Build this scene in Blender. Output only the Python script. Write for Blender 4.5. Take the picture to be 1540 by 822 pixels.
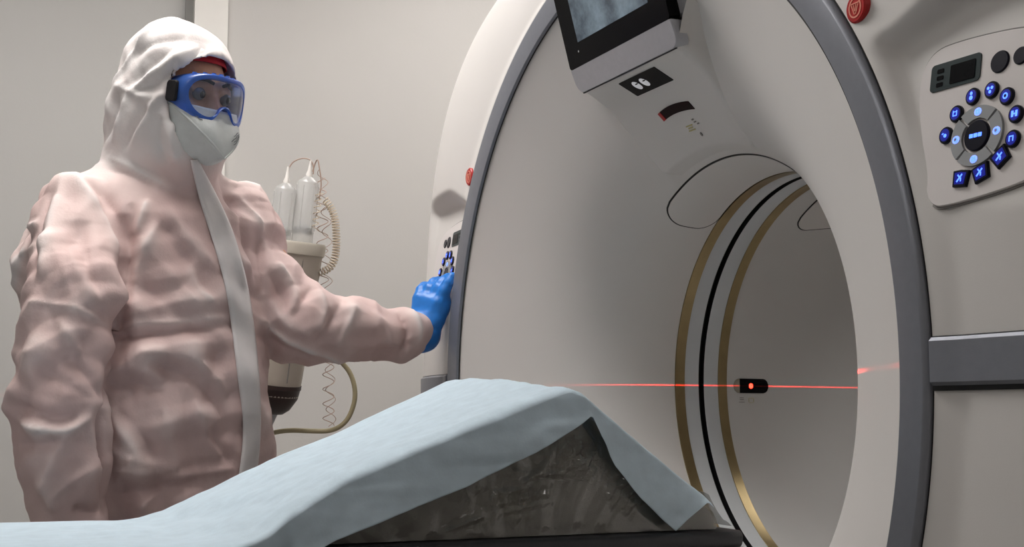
import bpy, bmesh, math, random
import numpy as np
from mathutils import Vector, Matrix
from mathutils.bvhtree import BVHTree

random.seed(4); rng = np.random.default_rng(7)
for o in list(bpy.data.objects): bpy.data.objects.remove(o, do_unlink=True)
scene = bpy.context.scene
COL = scene.collection

# ------------------------------------------------------------------ camera
FPX = 2000.0
CAM = np.array([1.90188, -1.00995, 0.94364])
YAW, PITCH = math.radians(66.3223), math.radians(6.031)
FW = np.array([-math.sin(YAW)*math.cos(PITCH), math.cos(YAW)*math.cos(PITCH), math.sin(PITCH)])
RT = np.array([math.cos(YAW), math.sin(YAW), 0.0])
UP = np.cross(RT, FW)
cd = bpy.data.cameras.new('camera'); cam = bpy.data.objects.new('camera', cd); COL.objects.link(cam)
cd.sensor_width = 36.0; cd.sensor_fit = 'HORIZONTAL'; cd.lens = FPX*36.0/1540.0
cd.clip_start = 0.05; cd.clip_end = 50
cam.matrix_world = Matrix(((RT[0], UP[0], -FW[0], CAM[0]), (RT[1], UP[1], -FW[1], CAM[1]), (RT[2], UP[2], -FW[2], CAM[2]), (0, 0, 0, 1)))
scene.camera = cam

# ------------------------------------------------------------------ world, exposure
w = bpy.data.worlds.new('world'); scene.world = w; w.use_nodes = True
w.node_tree.nodes['Background'].inputs[0].default_value = (.8, .85, .9, 1)
w.node_tree.nodes['Background'].inputs[1].default_value = 0.02
scene.view_settings.view_transform = 'Standard'; scene.view_settings.look = 'None'
scene.view_settings.gamma = 1.0; scene.view_settings.use_curve_mapping = False
scene.view_settings.exposure = 0.0

# ceiling light panels: (x, y, size x, size y, emission strength)
PANELS = [(-0.65, -0.75, 1.2, 0.6, 17.5, 'above the person in coveralls'),
          (-1.55, 0.9, 0.6, 1.2, 8.0, 'behind the scanner by the rear wall'),
          (0.1, 1.75, 1.2, 0.6, 4.5, 'behind the scanner, added out of view to brighten the bore'),  # unseen panel, put in to brighten the inside of the bore
          (1.3, -2.2, 1.2, 0.6, 6.0, 'over the foot end of the patient table'),
          (2.2, 0.6, 0.6, 1.2, 1.0, 'on the side of the room opposite the person')]
CEIL = 2.75

# ------------------------------------------------------------------ helpers
def Wp(px, py, dep):
    return CAM + dep*(FW + (px-770)/FPX*RT - (py-411)/FPX*UP)

def ray(px, py):
    d = FW + (px-770)/FPX*RT - (py-411)/FPX*UP
    return d/np.linalg.norm(d)

def empty(name, loc=(0, 0, 0)):
    o = bpy.data.objects.new(name, None); COL.objects.link(o); o.location = loc
    o.empty_display_size = .1
    return o

def tag(o, label=None, cat=None, group=None, kind=None):
    if label: o['label'] = label
    if cat: o['category'] = cat
    if group: o['group'] = group
    if kind: o['kind'] = kind
    return o

def mobj(name, verts, faces, mat, parent=None, smooth=True, sharp=None, mats=None, midx=None):
    me = bpy.data.meshes.new(name)
    me.from_pydata([tuple(map(float, v)) for v in verts], [], [tuple(map(int, f)) for f in faces])
    for m in (mats or [mat]): me.materials.append(m)
    if midx is not None: me.polygons.foreach_set('material_index', np.asarray(midx, dtype=np.int32))
    me.polygons.foreach_set('use_smooth', [smooth]*len(me.polygons))
    me.update()
    if smooth and sharp: me.set_sharp_from_angle(angle=math.radians(sharp))
    o = bpy.data.objects.new(name, me); COL.objects.link(o)
    if parent is not None:
        o.parent = parent
        o.matrix_parent_inverse = parent_inv(parent)
    return o

def parent_inv(p):
    return Matrix.Translation(p.location).inverted() if p.parent is None else Matrix()

def root_of(p):
    while p.parent is not None: p = p.parent
    return p

class MB:
    """collects shapes into one mesh"""
    def __init__(s): s.v = []; s.f = []; s.m = []
    def add(s, v, f, mi=0):
        n = len(s.v); s.v += [tuple(map(float, q)) for q in v]
        s.f += [tuple(int(i)+n for i in q) for q in f]; s.m += [mi]*len(f)
        return s
    def grid(s, P, mi=0, closeu=False, closev=False, flip=False):
        nu, nv = P.shape[:2]; f = []
        for i in range(nu if closeu else nu-1):
            for j in range(nv if closev else nv-1):
                a, b, c, d = i*nv+j, ((i+1) % nu)*nv+j, ((i+1) % nu)*nv+(j+1) % nv, i*nv+(j+1) % nv
                f.append((a, d, c, b) if flip else (a, b, c, d))
        return s.add(P.reshape(-1, 3), f, mi)
    def box(s, x0, x1, y0, y1, z0, z1, mi=0):
        v = [(x, y, z) for x in (x0, x1) for y in (y0, y1) for z in (z0, z1)]
        return s.add(v, [(0, 1, 3, 2), (4, 6, 7, 5), (0, 4, 5, 1), (2, 3, 7, 6), (0, 2, 6, 4), (1, 5, 7, 3)], mi)
    def tube(s, pts, r, n=10, mi=0, cap=True):
        P = np.array(pts, float); r = np.broadcast_to(np.asarray(r, float), (len(P),))
        T = np.gradient(P, axis=0); T /= np.linalg.norm(T, axis=1)[:, None]+1e-12
        up = np.array([0, 0, 1.0]) if abs(T[0, 2]) < .9 else np.array([1.0, 0, 0])
        N = np.cross(T[0], up); N /= np.linalg.norm(N); rows = []
        a = np.linspace(0, 2*np.pi, n, endpoint=False)
        for i in range(len(P)):
            N = N - T[i]*(N@T[i]); N /= np.linalg.norm(N); B = np.cross(T[i], N)
            rows.append(P[i]+r[i]*(np.cos(a)[:, None]*N+np.sin(a)[:, None]*B))
        n0 = len(s.v); s.grid(np.array(rows), mi, closev=True)
        if cap:
            s.f += [tuple(n0+k for k in range(n)), tuple(n0+(len(P)-1)*n+k for k in reversed(range(n)))]; s.m += [mi, mi]
        return s
    def lathe(s, prof, n=48, org=(0, 0, 0), ax=((1, 0, 0), (0, 1, 0), (0, 0, 1)), mi=0):
        # prof: (r, h) along axis ax[2]
        A = np.array(ax, float); a = np.linspace(0, 2*np.pi, n, endpoint=False)
        P = np.array([[np.array(org)+r*(math.cos(t)*A[0]+math.sin(t)*A[1])+h*A[2] for t in a] for r, h in prof])
        return s.grid(P, mi, closev=True)
    def plate(s, outline, fn, th, mi=0, mi_side=None, bev=0.0):
        # outline: list of 2d points; fn(a,b,h)->xyz ; plate of thickness th with a small bevelled lip
        o = np.array(outline, float); c = o.mean(0); n = len(o)
        def ins(k):
            d = o-c; L = np.linalg.norm(d, axis=1)[:, None]; return c+d*(L-k)/L
        rows = [(o, 0.0), (o, th-bev), (ins(bev), th)] if bev > 0 else [(o, 0.0), (o, th)]
        n0 = len(s.v); v = [fn(a, b, h) for pts, h in rows for a, b in pts]
        f = []; m = []
        for r in range(len(rows)-1):
            for i in range(n):
                j = (i+1) % n; f.append((n0+r*n+i, n0+r*n+j, n0+(r+1)*n+j, n0+(r+1)*n+i)); m.append(mi if mi_side is None else mi_side)
        f.append(tuple(n0+(len(rows)-1)*n+i for i in range(n))); m.append(mi)
        s.v += [tuple(map(float, q)) for q in v]; s.f += f; s.m += m
        return s
    def build(s, name, mats, parent=None, smooth=True, sharp=35, bevel=0, fixn=True):
        if not isinstance(mats, (list, tuple)): mats = [mats]
        o = mobj(name, s.v, s.f, None, parent, smooth, None, mats, s.m)
        if fixn:
            bm = bmesh.new(); bm.from_mesh(o.data); bmesh.ops.recalc_face_normals(bm, faces=bm.faces); bm.to_mesh(o.data); bm.free()
        if smooth and sharp: o.data.set_sharp_from_angle(angle=math.radians(sharp))
        if bevel:
            b = o.modifiers.new('bevel', 'BEVEL'); b.width = bevel; b.segments = 2; b.limit_method = 'ANGLE'
        return o

def rrect(x0, x1, y0, y1, r, n=6):
    pts = []
    for cx, cy, a0 in ((x1-r, y1-r, 0), (x0+r, y1-r, 90), (x0+r, y0+r, 180), (x1-r, y0+r, 270)):
        for k in range(n+1):
            a = math.radians(a0+90*k/n); pts.append((cx+r*math.cos(a), cy+r*math.sin(a)))
    return pts

def ell(cx, cy, rx, ry, n=24, a0=0, a1=360, ends=True):
    return [(cx+rx*math.cos(math.radians(a0+(a1-a0)*k/n)), cy+ry*math.sin(math.radians(a0+(a1-a0)*k/n))) for k in range(n if a1-a0 == 360 else n+1)]

def chaikin(pts, it=2, closed=True):
    p = np.array(pts, float)
    for _ in range(it):
        q = np.roll(p, -1, 0) if closed else p[1:]
        b = p if closed else p[:-1]
        r = np.empty((2*len(b), p.shape[1])); r[0::2] = .75*b+.25*q; r[1::2] = .25*b+.75*q
        if not closed: r = np.vstack([p[:1], r, p[-1:]])
        p = r
    return p

def smooth_path(pts, n=60):
    P = np.array(pts, float); t = np.r_[0, np.cumsum(np.linalg.norm(np.diff(P, axis=0), axis=1))]
    P2 = chaikin(P, 3, False); t2 = np.r_[0, np.cumsum(np.linalg.norm(np.diff(P2, axis=0), axis=1))]
    u = np.linspace(0, t2[-1], n)
    return np.stack([np.interp(u, t2, P2[:, k]) for k in range(P.shape[1])], 1)

def sst(a, b, x):
    t = np.clip((x-a)/(b-a), 0, 1); return t*t*(3-2*t)

# vectorised value noise
_perm = rng.random((64, 64, 64)).astype(np.float32)
def vnoise(P):
    P = np.asarray(P, float); i = np.floor(P).astype(int); f = P-i; f = f*f*f*(f*(f*6-15)+10)
    out = 0
    for dx in (0, 1):
        for dy in (0, 1):
            for dz in (0, 1):
                wgt = (f[..., 0] if dx else 1-f[..., 0])*(f[..., 1] if dy else 1-f[..., 1])*(f[..., 2] if dz else 1-f[..., 2])
                out = out+wgt*_perm[(i[..., 0]+dx) & 63, (i[..., 1]+dy) & 63, (i[..., 2]+dz) & 63]
    return out*2-1

# ------------------------------------------------------------------ materials
def lin(c):
    return tuple(((x/12.92) if x <= .04045 else ((x+.055)/1.055)**2.4) for x in c)
def srgb(r, g, b): return lin((r/255, g/255, b/255))+(1,)

def mat(name, col, rough=.5, metal=0, spec=.5, noise=0, nscale=30, bump=0, bscale=200, coat=0, trans=0, ior=1.45, emit=None, es=0, alpha=1, sheen=0):
    m = bpy.data.materials.new(name); m.use_nodes = True
    nt = m.node_tree; b = nt.nodes['Principled BSDF']
    b.inputs['Base Color'].default_value = col; b.inputs['Roughness'].default_value = rough
    b.inputs['Metallic'].default_value = metal; b.inputs['Specular IOR Level'].default_value = spec
    b.inputs['Coat Weight'].default_value = coat; b.inputs['Transmission Weight'].default_value = trans
    b.inputs['IOR'].default_value = ior; b.inputs['Alpha'].default_value = alpha
    b.inputs['Sheen Weight'].default_value = sheen
    if emit: b.inputs['Emission Color'].default_value = emit; b.inputs['Emission Strength'].default_value = es
    tc = nt.nodes.new('ShaderNodeTexCoord')
    if noise:
        n = nt.nodes.new('ShaderNodeTexNoise'); n.inputs['Scale'].default_value = nscale; n.inputs['Detail'].default_value = 4
        nt.links.new(tc.outputs['Object'], n.inputs['Vector'])
        r = nt.nodes.new('ShaderNodeMapRange'); r.inputs[1].default_value = .3; r.inputs[2].default_value = .7
        r.inputs[3].default_value = 1-noise; r.inputs[4].default_value = 1+noise
        nt.links.new(n.outputs['Fac'], r.inputs[0])
        mx = nt.nodes.new('ShaderNodeVectorMath'); mx.operation = 'SCALE'; mx.inputs[0].default_value = col[:3]
        nt.links.new(r.outputs[0], mx.inputs['Scale']); nt.links.new(mx.outputs[0], b.inputs['Base Color'])
    if bump:
        n = nt.nodes.new('ShaderNodeTexNoise'); n.inputs['Scale'].default_value = bscale; n.inputs['Detail'].default_value = 3
        nt.links.new(tc.outputs['Object'], n.inputs['Vector'])
        bp = nt.nodes.new('ShaderNodeBump'); bp.inputs['Strength'].default_value = bump; bp.inputs['Distance'].default_value = .002
        nt.links.new(n.outputs['Fac'], bp.inputs['Height']); nt.links.new(bp.outputs[0], b.inputs['Normal'])
    return m

M = {}
M['shell'] = mat('scanner_white_plastic', (.66, .635, .615, 1), .42, noise=.015, nscale=6, bump=.05, bscale=500)
M['bore'] = mat('bore_white_plastic', (.60, .59, .58, 1), .38, noise=.015, nscale=8, bump=.05, bscale=400)
M['strip'] = mat('bore_window_film', (.58, .6, .62, 1), .35, noise=.01)
M['ring'] = mat('grey_metallic_trim', (.25, .26, .295, 1), .38, metal=.5, bump=.08, bscale=900, noise=.03, nscale=80)
M['black'] = mat('black_gap', (.006, .006, .007, 1), .6, noise=.1)
M['gloss_black'] = mat('gloss_black', (.003, .003, .004, 1), .25, spec=.08, noise=.1)
M['bronze'] = mat('bronze_foil', (.38, .295, .16, 1), .28, metal=1, noise=.1, nscale=20)
M['silver'] = mat('silver_plastic', (.42, .42, .45, 1), .4, metal=.25, noise=.03, nscale=100)
M['plate'] = mat('panel_plate', (.68, .64, .63, 1), .32, noise=.01)
M['lcd'] = mat('lcd_glass', (.028, .042, .044, 1), .3, spec=.2, noise=.05)
M['btn'] = mat('button_black', (.004, .004, .012, 1), .3, spec=.25, noise=.05)
M['petal'] = mat('button_grey', (.30, .31, .32, 1), .35, noise=.03)
M['blue_led'] = mat('blue_backlight', (.05, .1, .9, 1), .4, emit=(.06, .16, 1, 1), es=3.0, noise=.05)
M['blue_glow'] = mat('blue_button_face', (.004, .008, .12, 1), .3, emit=(.005, .012, .5, 1), es=.35, noise=.05)
M['pale_led'] = mat('pale_blue_backlight', (.3, .4, .9, 1), .4, emit=(.2, .35, 1, 1), es=1.0, noise=.05)
M['red'] = mat('red_button', (.42, .012, .012, 1), .35, noise=.05)
M['red_line'] = mat('red_button_symbol', (.75, .28, .2, 1), .4, noise=.05)
M['laser'] = mat('laser_diode', (.6, .0, .0, 1), .3, emit=(1, .02, .01, 1), es=12, noise=.01)
M['dark_red'] = mat('dark_red_filter', (.012, .002, .003, 1), .3, spec=.1, noise=.1)
M['beige'] = mat('beige_insert', (.34, .3, .24, 1), .5, noise=.05)
M['print_grey'] = mat('grey_print', (.2, .19, .18, 1), .6, noise=.05)
M['print_yellow'] = mat('yellow_print', (.5, .44, .2, 1), .6, noise=.05)
M['glyph'] = mat('white_glyph', (.6, .6, .62, 1), .5, emit=(.8, .8, .85, 1), es=.25, noise=.03)
M['wall'] = mat('painted_wall', (.555, .535, .515, 1), .75, noise=.02, nscale=3, bump=.1, bscale=120)
M['wall2'] = mat('painted_wall_grey', (.50, .49, .475, 1), .75, noise=.02, nscale=3, bump=.1, bscale=120)
M['trim'] = mat('white_trim', (.82, .79, .75, 1), .5, noise=.01)
M['trimd'] = mat('grey_gap_trim', (.24, .235, .225, 1), .6, noise=.03)
M['ceil'] = mat('ceiling_paint', (.75, .74, .72, 1), .8, noise=.02, nscale=5)
M['floor'] = mat('vinyl_floor', (.30, .29, .275, 1), .4, noise=.06, nscale=12, bump=.05)
M['lamp'] = mat('lamp_diffuser', (.9, .9, .9, 1), .5, noise=.01)
M['lampframe'] = mat('lamp_frame', (.7, .7, .7, 1), .4, noise=.02)
M['pad'] = mat('black_vinyl_pad', (.022, .023, .027, 1), .45, noise=.1, nscale=40, bump=.15, bscale=300)
M['foam'] = mat('dark_grey_foam', (.19, .175, .155, 1), .85, noise=.12, nscale=60, bump=.3, bscale=600)
M['tan'] = mat('injector_beige_plastic', (.46, .41, .35, 1), .45, noise=.02)
M['tan2'] = mat('injector_rim', (.50, .46, .39, 1), .4, noise=.02)
M['dbrown'] = mat('injector_dark_foot', (.035, .02, .018, 1), .4, noise=.1)
M['hose'] = mat('cream_hose', (.40, .35, .22, 1), .45, noise=.05, nscale=40)
M['coil'] = mat('cream_coiled_tube', (.56, .47, .36, 1), .4, noise=.05)
M['thin'] = mat('thin_contrast_tube', (.42, .30, .24, 1), .3, noise=.05)
M['skin'] = mat('skin', (.57, .30, .185, 1), .55, noise=.08, nscale=60)
M['brow'] = mat('eyebrow_hair', (.02, .012, .01, 1), .7, noise=.1)
M['eyew'] = mat('eye_white', (.17, .155, .15, 1), .25, noise=.02)
M['iris'] = mat('eye_iris', (.02, .012, .01, 1), .15, noise=.1)
M['cap'] = mat('red_cap_fabric', (.55, .02, .025, 1), .75, noise=.06, bump=.2)
M['strap'] = mat('black_elastic', (.008, .007, .009, 1), .7, noise=.1)
M['glove'] = mat('blue_nitrile', (.02, .19, .62, 1), .38, noise=.08, nscale=60, bump=.15, bscale=120)
M['mask'] = mat('respirator_fabric', (.62, .64, .63, 1), .8, noise=.04, nscale=60, bump=.25, bscale=250)
M['maskp'] = mat('respirator_print', (.17, .18, .19, 1), .8, noise=.1)
M['flap'] = mat('coverall_flap', (.70, .66, .655, 1), .75, noise=.03, nscale=25, bump=.3, bscale=60)
M['fold_white'] = mat('white_nonwoven', (.74, .70, .69, 1), .8, noise=.03)

def thin_film(name, tint, gloss_mix, rough, bump=.6, bscale=25, base=None):
    m = bpy.data.materials.new(name); m.use_nodes = True; nt = m.node_tree
    for n in list(nt.nodes):
        if n.type != 'OUTPUT_MATERIAL': nt.nodes.remove(n)
    out = [n for n in nt.nodes if n.type == 'OUTPUT_MATERIAL'][0]
    t = nt.nodes.new('ShaderNodeBsdfTransparent'); t.inputs[0].default_value = tint
    g = nt.nodes.new('ShaderNodeBsdfGlossy'); g.inputs['Roughness'].default_value = rough
    fr = nt.nodes.new('ShaderNodeFresnel')
    ge = nt.nodes.new('ShaderNodeNewGeometry'); io = nt.nodes.new('ShaderNodeMapRange'); io.inputs[3].default_value = 1.45; io.inputs[4].default_value = 1/1.45
    nt.links.new(ge.outputs['Backfacing'], io.inputs[0]); nt.links.new(io.outputs[0], fr.inputs['IOR'])
    tc = nt.nodes.new('ShaderNodeTexCoord'); no = nt.nodes.new('ShaderNodeTexNoise'); no.inputs['Scale'].default_value = bscale
    no.inputs['Detail'].default_value = 3
    nt.links.new(tc.outputs['Object'], no.inputs['Vector'])
    bp = nt.nodes.new('ShaderNodeBump'); bp.inputs['Strength'].default_value = bump; bp.inputs['Distance'].default_value = .01
    nt.links.new(no.outputs['Fac'], bp.inputs['Height']); nt.links.new(bp.outputs[0], g.inputs['Normal'])
    ad = nt.nodes.new('ShaderNodeMath'); ad.operation = 'MULTIPLY_ADD'; ad.inputs[1].default_value = gloss_mix; ad.inputs[2].default_value = .02
    nt.links.new(fr.outputs[0], ad.inputs[0])
    mx = nt.nodes.new('ShaderNodeMixShader'); nt.links.new(ad.outputs[0], mx.inputs[0]); nt.links.new(t.outputs[0], mx.inputs[1]); nt.links.new(g.outputs[0], mx.inputs[2])
    last = mx
    if base:
        d = nt.nodes.new('ShaderNodeBsdfPrincipled'); d.inputs['Base Color'].default_value = base[0]; d.inputs['Roughness'].default_value = .35
        m2 = nt.nodes.new('ShaderNodeMixShader'); m2.inputs[0].default_value = base[1]
        nt.links.new(mx.outputs[0], m2.inputs[1]); nt.links.new(d.outputs[0], m2.inputs[2]); last = m2
    nt.links.new(last.outputs[0], out.inputs[0])
    return m
M['film'] = thin_film('clear_plastic_film', (.9, .9, .88, 1), 1.8, .07, .25, 30, ((.5, .5, .48, 1), .05))
M['film2'] = thin_film('bunched_plastic_film', (.92, .92, .9, 1), 1.2, .12, .3, 30, ((.72, .71, .69, 1), .45))
M['lens'] = thin_film('goggle_lens', (.86, .88, .93, 1), 1.3, .03, .02, 5, ((.6, .7, .9, 1), .05))
M['goggle'] = thin_film('blue_goggle_plastic', (.25, .42, .9, 1), .8, .15, .05, 20, ((.06, .18, .66, 1), .5))
M['syringe'] = thin_film('syringe_plastic', (.93, .93, .93, 1), .9, .10, .05, 10, ((.85, .85, .84, 1), .30))

# coverall: white nonwoven with pink clothing showing through, mixed by a vertex attribute
def cover_mat():
    m = bpy.data.materials.new('coverall_nonwoven'); m.use_nodes = True; nt = m.node_tree; b = nt.nodes['Principled BSDF']
    b.inputs['Roughness'].default_value = .72; b.inputs['Specular IOR Level'].default_value = .3
    at = nt.nodes.new('ShaderNodeAttribute'); at.attribute_name = 'pink'
    tc = nt.nodes.new('ShaderNodeTexCoord')
    n = nt.nodes.new('ShaderNodeTexNoise'); n.inputs['Scale'].default_value = 7; n.inputs['Detail'].default_value = 5; n.inputs['Roughness'].default_value = .6
    nt.links.new(tc.outputs['Object'], n.inputs['Vector'])
    ma = nt.nodes.new('ShaderNodeMath'); ma.operation = 'MULTIPLY_ADD'; ma.inputs[1].default_value = .9; ma.inputs[2].default_value = -.45
    nt.links.new(n.outputs['Fac'], ma.inputs[0])
    ad = nt.nodes.new('ShaderNodeMath'); ad.operation = 'ADD'; ad.use_clamp = True
    nt.links.new(ma.outputs[0], ad.inputs[0]); nt.links.new(at.outputs['Fac'], ad.inputs[1])
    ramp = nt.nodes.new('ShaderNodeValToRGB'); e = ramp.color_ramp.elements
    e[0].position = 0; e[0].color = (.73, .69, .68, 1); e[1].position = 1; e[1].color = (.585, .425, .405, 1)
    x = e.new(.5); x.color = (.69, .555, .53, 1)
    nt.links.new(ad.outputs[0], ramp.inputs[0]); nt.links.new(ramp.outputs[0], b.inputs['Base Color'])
    # fine crinkles
    n1 = nt.nodes.new('ShaderNodeTexNoise'); n1.noise_type = 'RIDGED_MULTIFRACTAL' if hasattr(n1, 'noise_type') else None
    n1.inputs['Scale'].default_value = 9; n1.inputs['Detail'].default_value = 3
    nt.links.new(tc.outputs['Object'], n1.inputs['Vector'])
    n2 = nt.nodes.new('ShaderNodeTexNoise'); n2.inputs['Scale'].default_value = 180; nt.links.new(tc.outputs['Object'], n2.inputs['Vector'])
    mm = nt.nodes.new('ShaderNodeMath'); mm.operation = 'MULTIPLY_ADD'; mm.inputs[1].default_value = .06
    n3 = nt.nodes.new('ShaderNodeTexNoise'); n3.noise_type = 'RIDGED_MULTIFRACTAL'; n3.inputs['Scale'].default_value = 26; n3.inputs['Detail'].default_value = 2
    nt.links.new(tc.outputs['Object'], n3.inputs['Vector'])
    m3 = nt.nodes.new('ShaderNodeMath'); m3.operation = 'MULTIPLY_ADD'; m3.inputs[1].default_value = .22
    nt.links.new(n3.outputs['Fac'], m3.inputs[0]); nt.links.new(n1.outputs['Fac'], m3.inputs[2])
    nt.links.new(n2.outputs['Fac'], mm.inputs[0]); nt.links.new(m3.outputs[0], mm.inputs[2])
    bp = nt.nodes.new('ShaderNodeBump'); bp.inputs['Strength'].default_value = .8; bp.inputs['Distance'].default_value = .008
    nt.links.new(mm.outputs[0], bp.inputs['Height']); nt.links.new(bp.outputs[0], b.inputs['Normal'])
    return m
M['coverall'] = cover_mat()

def sheet_mat():
    m = mat('blue_nonwoven_sheet', (.655, .775, .86, 1), .85, noise=.06, nscale=45)
    nt = m.node_tree; b = nt.nodes['Principled BSDF']; tc = [n for n in nt.nodes if n.type == 'TEX_COORD'][0]
    mp = nt.nodes.new('ShaderNodeMapping'); mp.inputs['Scale'].default_value = (26, 3.0, 26); mp.inputs['Rotation'].default_value = (0, 0, .12)
    nt.links.new(tc.outputs['Object'], mp.inputs['Vector'])
    n = nt.nodes.new('ShaderNodeTexNoise'); n.inputs['Scale'].default_value = 1; n.inputs['Detail'].default_value = 3; nt.links.new(mp.outputs[0], n.inputs['Vector'])
    n2 = nt.nodes.new('ShaderNodeTexNoise'); n2.inputs['Scale'].default_value = 260; nt.links.new(tc.outputs['Object'], n2.inputs['Vector'])
    mm = nt.nodes.new('ShaderNodeMath'); mm.operation = 'MULTIPLY_ADD'; mm.inputs[1].default_value = .15
    nt.links.new(n2.outputs['Fac'], mm.inputs[0]); nt.links.new(n.outputs['Fac'], mm.inputs[2])
    bp = nt.nodes.new('ShaderNodeBump'); bp.inputs['Strength'].default_value = .35; bp.inputs['Distance'].default_value = .005
    nt.links.new(mm.outputs[0], bp.inputs['Height']); nt.links.new(bp.outputs[0], b.inputs['Normal'])
    # thin cloth lets a little light through
    out = [k for k in nt.nodes if k.type == 'OUTPUT_MATERIAL'][0]
    tr = nt.nodes.new('ShaderNodeBsdfTranslucent'); tr.inputs[0].default_value = (.6, .74, .82, 1)
    tp = nt.nodes.new('ShaderNodeBsdfTransparent'); tp.inputs[0].default_value = (.8, .9, .95, 1)
    m1 = nt.nodes.new('ShaderNodeMixShader'); m1.inputs[0].default_value = .22
    nt.links.new(b.outputs[0], m1.inputs[1]); nt.links.new(tr.outputs[0], m1.inputs[2])
    m2 = nt.nodes.new('ShaderNodeMixShader'); m2.inputs[0].default_value = .06
    nt.links.new(m1.outputs[0], m2.inputs[1]); nt.links.new(tp.outputs[0], m2.inputs[2]); nt.links.new(m2.outputs[0], out.inputs[0])
    return m
M['sheet'] = sheet_mat()

def screen_mat():
    m = mat('monitor_picture', (.02, .025, .03, 1), .25); nt = m.node_tree; b = nt.nodes['Principled BSDF']
    tc = [n for n in nt.nodes if n.type == 'TEX_COORD'][0]
    n = nt.nodes.new('ShaderNodeTexNoise'); n.inputs['Scale'].default_value = 38; n.inputs['Detail'].default_value = 6; n.inputs['Roughness'].default_value = .7
    nt.links.new(tc.outputs['Object'], n.inputs['Vector'])
    wv = nt.nodes.new('ShaderNodeTexWave'); wv.inputs['Scale'].default_value = 3.2; wv.inputs['Distortion'].default_value = 7; wv.inputs['Detail'].default_value = 2
    nt.links.new(tc.outputs['Object'], wv.inputs['Vector'])
    mu = nt.nodes.new('ShaderNodeMath'); mu.operation = 'MULTIPLY_ADD'; mu.inputs[1].default_value = .35
    nt.links.new(wv.outputs['Fac'], mu.inputs[0]); nt.links.new(n.outputs['Fac'], mu.inputs[2])
    r = nt.nodes.new('ShaderNodeValToRGB'); e = r.color_ramp.elements
    e[0].position = .38; e[0].color = (.045, .065, .09, 1); e[1].position = .95; e[1].color = (.26, .34, .40, 1)
    nt.links.new(mu.outputs[0], r.inputs[0]); nt.links.new(r.outputs[0], b.inputs['Emission Color']); b.inputs['Emission Strength'].default_value = .55
    return m
M['screen'] = screen_mat()

# ------------------------------------------------------------------ room
X0, X1, Y0, Y1 = -2.3, 3.2, -3.6, 2.4
def slab(name, *b, m):
    o = MB().box(*b).build(name, m, smooth=False); o['kind'] = 'structure'; return o
slab('floor', X0-.1, X1+.1, Y0-.1, Y1+.1, -.1, 0, m=M['floor'])
slab('ceiling', X0-.1, X1+.1, Y0-.1, Y1+.1, CEIL, CEIL+.1, m=M['ceil'])
slab('wall_left', X0-.1, X0, -.288, Y1, 0, CEIL, m=M['wall'])
slab('wall_left_panel', X0-.1, X0-.012, Y0, -.288, 0, CEIL, m=M['wall2'])
slab('wall_right', X1, X1+.1, Y0, Y1, 0, CEIL, m=M['wall'])
slab('wall_back', X0-.1, X1+.1, Y1, Y1+.1, 0, CEIL, m=M['wall'])
slab('wall_front', X0-.1, X1+.1, Y0-.1, Y0, 0, CEIL, m=M['wall'])
slab('trim_1', X0, X0+.03, -.281, -.175, 0, CEIL, m=M['trim'])
slab('trim_2', X0, X0+.006, -.306, -.281, 0, CEIL, m=M['trimd'])
slab('baseboard_left', X0, X0+.012, -.172, Y1, 0, .09, m=M['trimd'])
for (px, py, sx, sy, es, where) in PANELS:
    L = empty('ceiling_light', (px, py, CEIL)); tag(L, 'flat white light panel in the ceiling '+where, 'ceiling light', 'ceiling light panels')
    b = MB()
    fx, fy = sx/2, sy/2
    b.box(px-fx-.03, px+fx+.03, py-fy-.03, py-fy, CEIL-.03, CEIL-.001); b.box(px-fx-.03, px+fx+.03, py+fy, py+fy+.03, CEIL-.03, CEIL-.001)
    b.box(px-fx-.03, px-fx, py-fy, py+fy, CEIL-.03, CEIL-.001); b.box(px+fx, px+fx+.03, py-fy, py+fy, CEIL-.03, CEIL-.001)
    b.build('frame', M['lampframe'], L, smooth=False)
    m = mat('lamp_diffuser_lit', (.9, .9, .9, 1), .5, emit=(1, .965, .93, 1), es=es)
    MB().box(px-fx, px+fx, py-fy, py+fy, CEIL-.02, CEIL-.002).build('diffuser', m, L, smooth=False)

# ------------------------------------------------------------------ CT scanner
CT = empty('ct_scanner', (0, .45, 0))
tag(CT, 'large white ring-shaped CT scanner with grey circular trim and dark bore', 'CT scanner')
ZI = 1.0
RI, RO, RB = .6916, .7414, .36
def bez(n=64):
    a = math.radians(28); P0 = np.array([.0065, .690]); P1 = P0+.22*np.array([math.sin(a), -math.cos(a)])
    P3 = np.array([.3295, RB]); P2 = P3-np.array([.2, 0]); t = np.linspace(0, 1, n)[:, None]
    return (1-t)**3*P0+3*t*(1-t)**2*P1+3*t*t*(1-t)*P2+t**3*P3
BELL = bez()
REAR = np.array([[.4475, .36], [.55, .3762], [.65, .3925], [.75, .409], [.82, .4195]])
tt = np.linspace(0, 1, 24)[1:, None]
REARF = (1-tt)**2*np.array([.82, .4195])+2*tt*(1-tt)*np.array([.92, .436])+tt**2*np.array([.95, .60])
REAR = np.vstack([REAR, REARF])
ALLP = np.vstack([BELL, REAR])
def rad_at(y): return np.interp(y, ALLP[:, 0], ALLP[:, 1])
def rev(prof, n=220, a0=0, a1=2*math.pi, closed=True):
    a = np.linspace(a0, a1, n, endpoint=not closed)
    P = np.zeros((len(prof), n, 3)); 
    P[..., 0] = prof[:, 1][:, None]*np.sin(a); P[..., 1] = prof[:, 0][:, None]; P[..., 2] = ZI+prof[:, 1][:, None]*np.cos(a)
    return P
def revobj(name, prof, m, n=220, sharp=30):
    return MB().grid(rev(np.array(prof, float), n), closev=True).build(name, m, CT, sharp=sharp, fixn=False)
revobj('bell_liner', BELL, M['shell'])
revobj('rear_liner', REAR, M['bore'])
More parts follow.
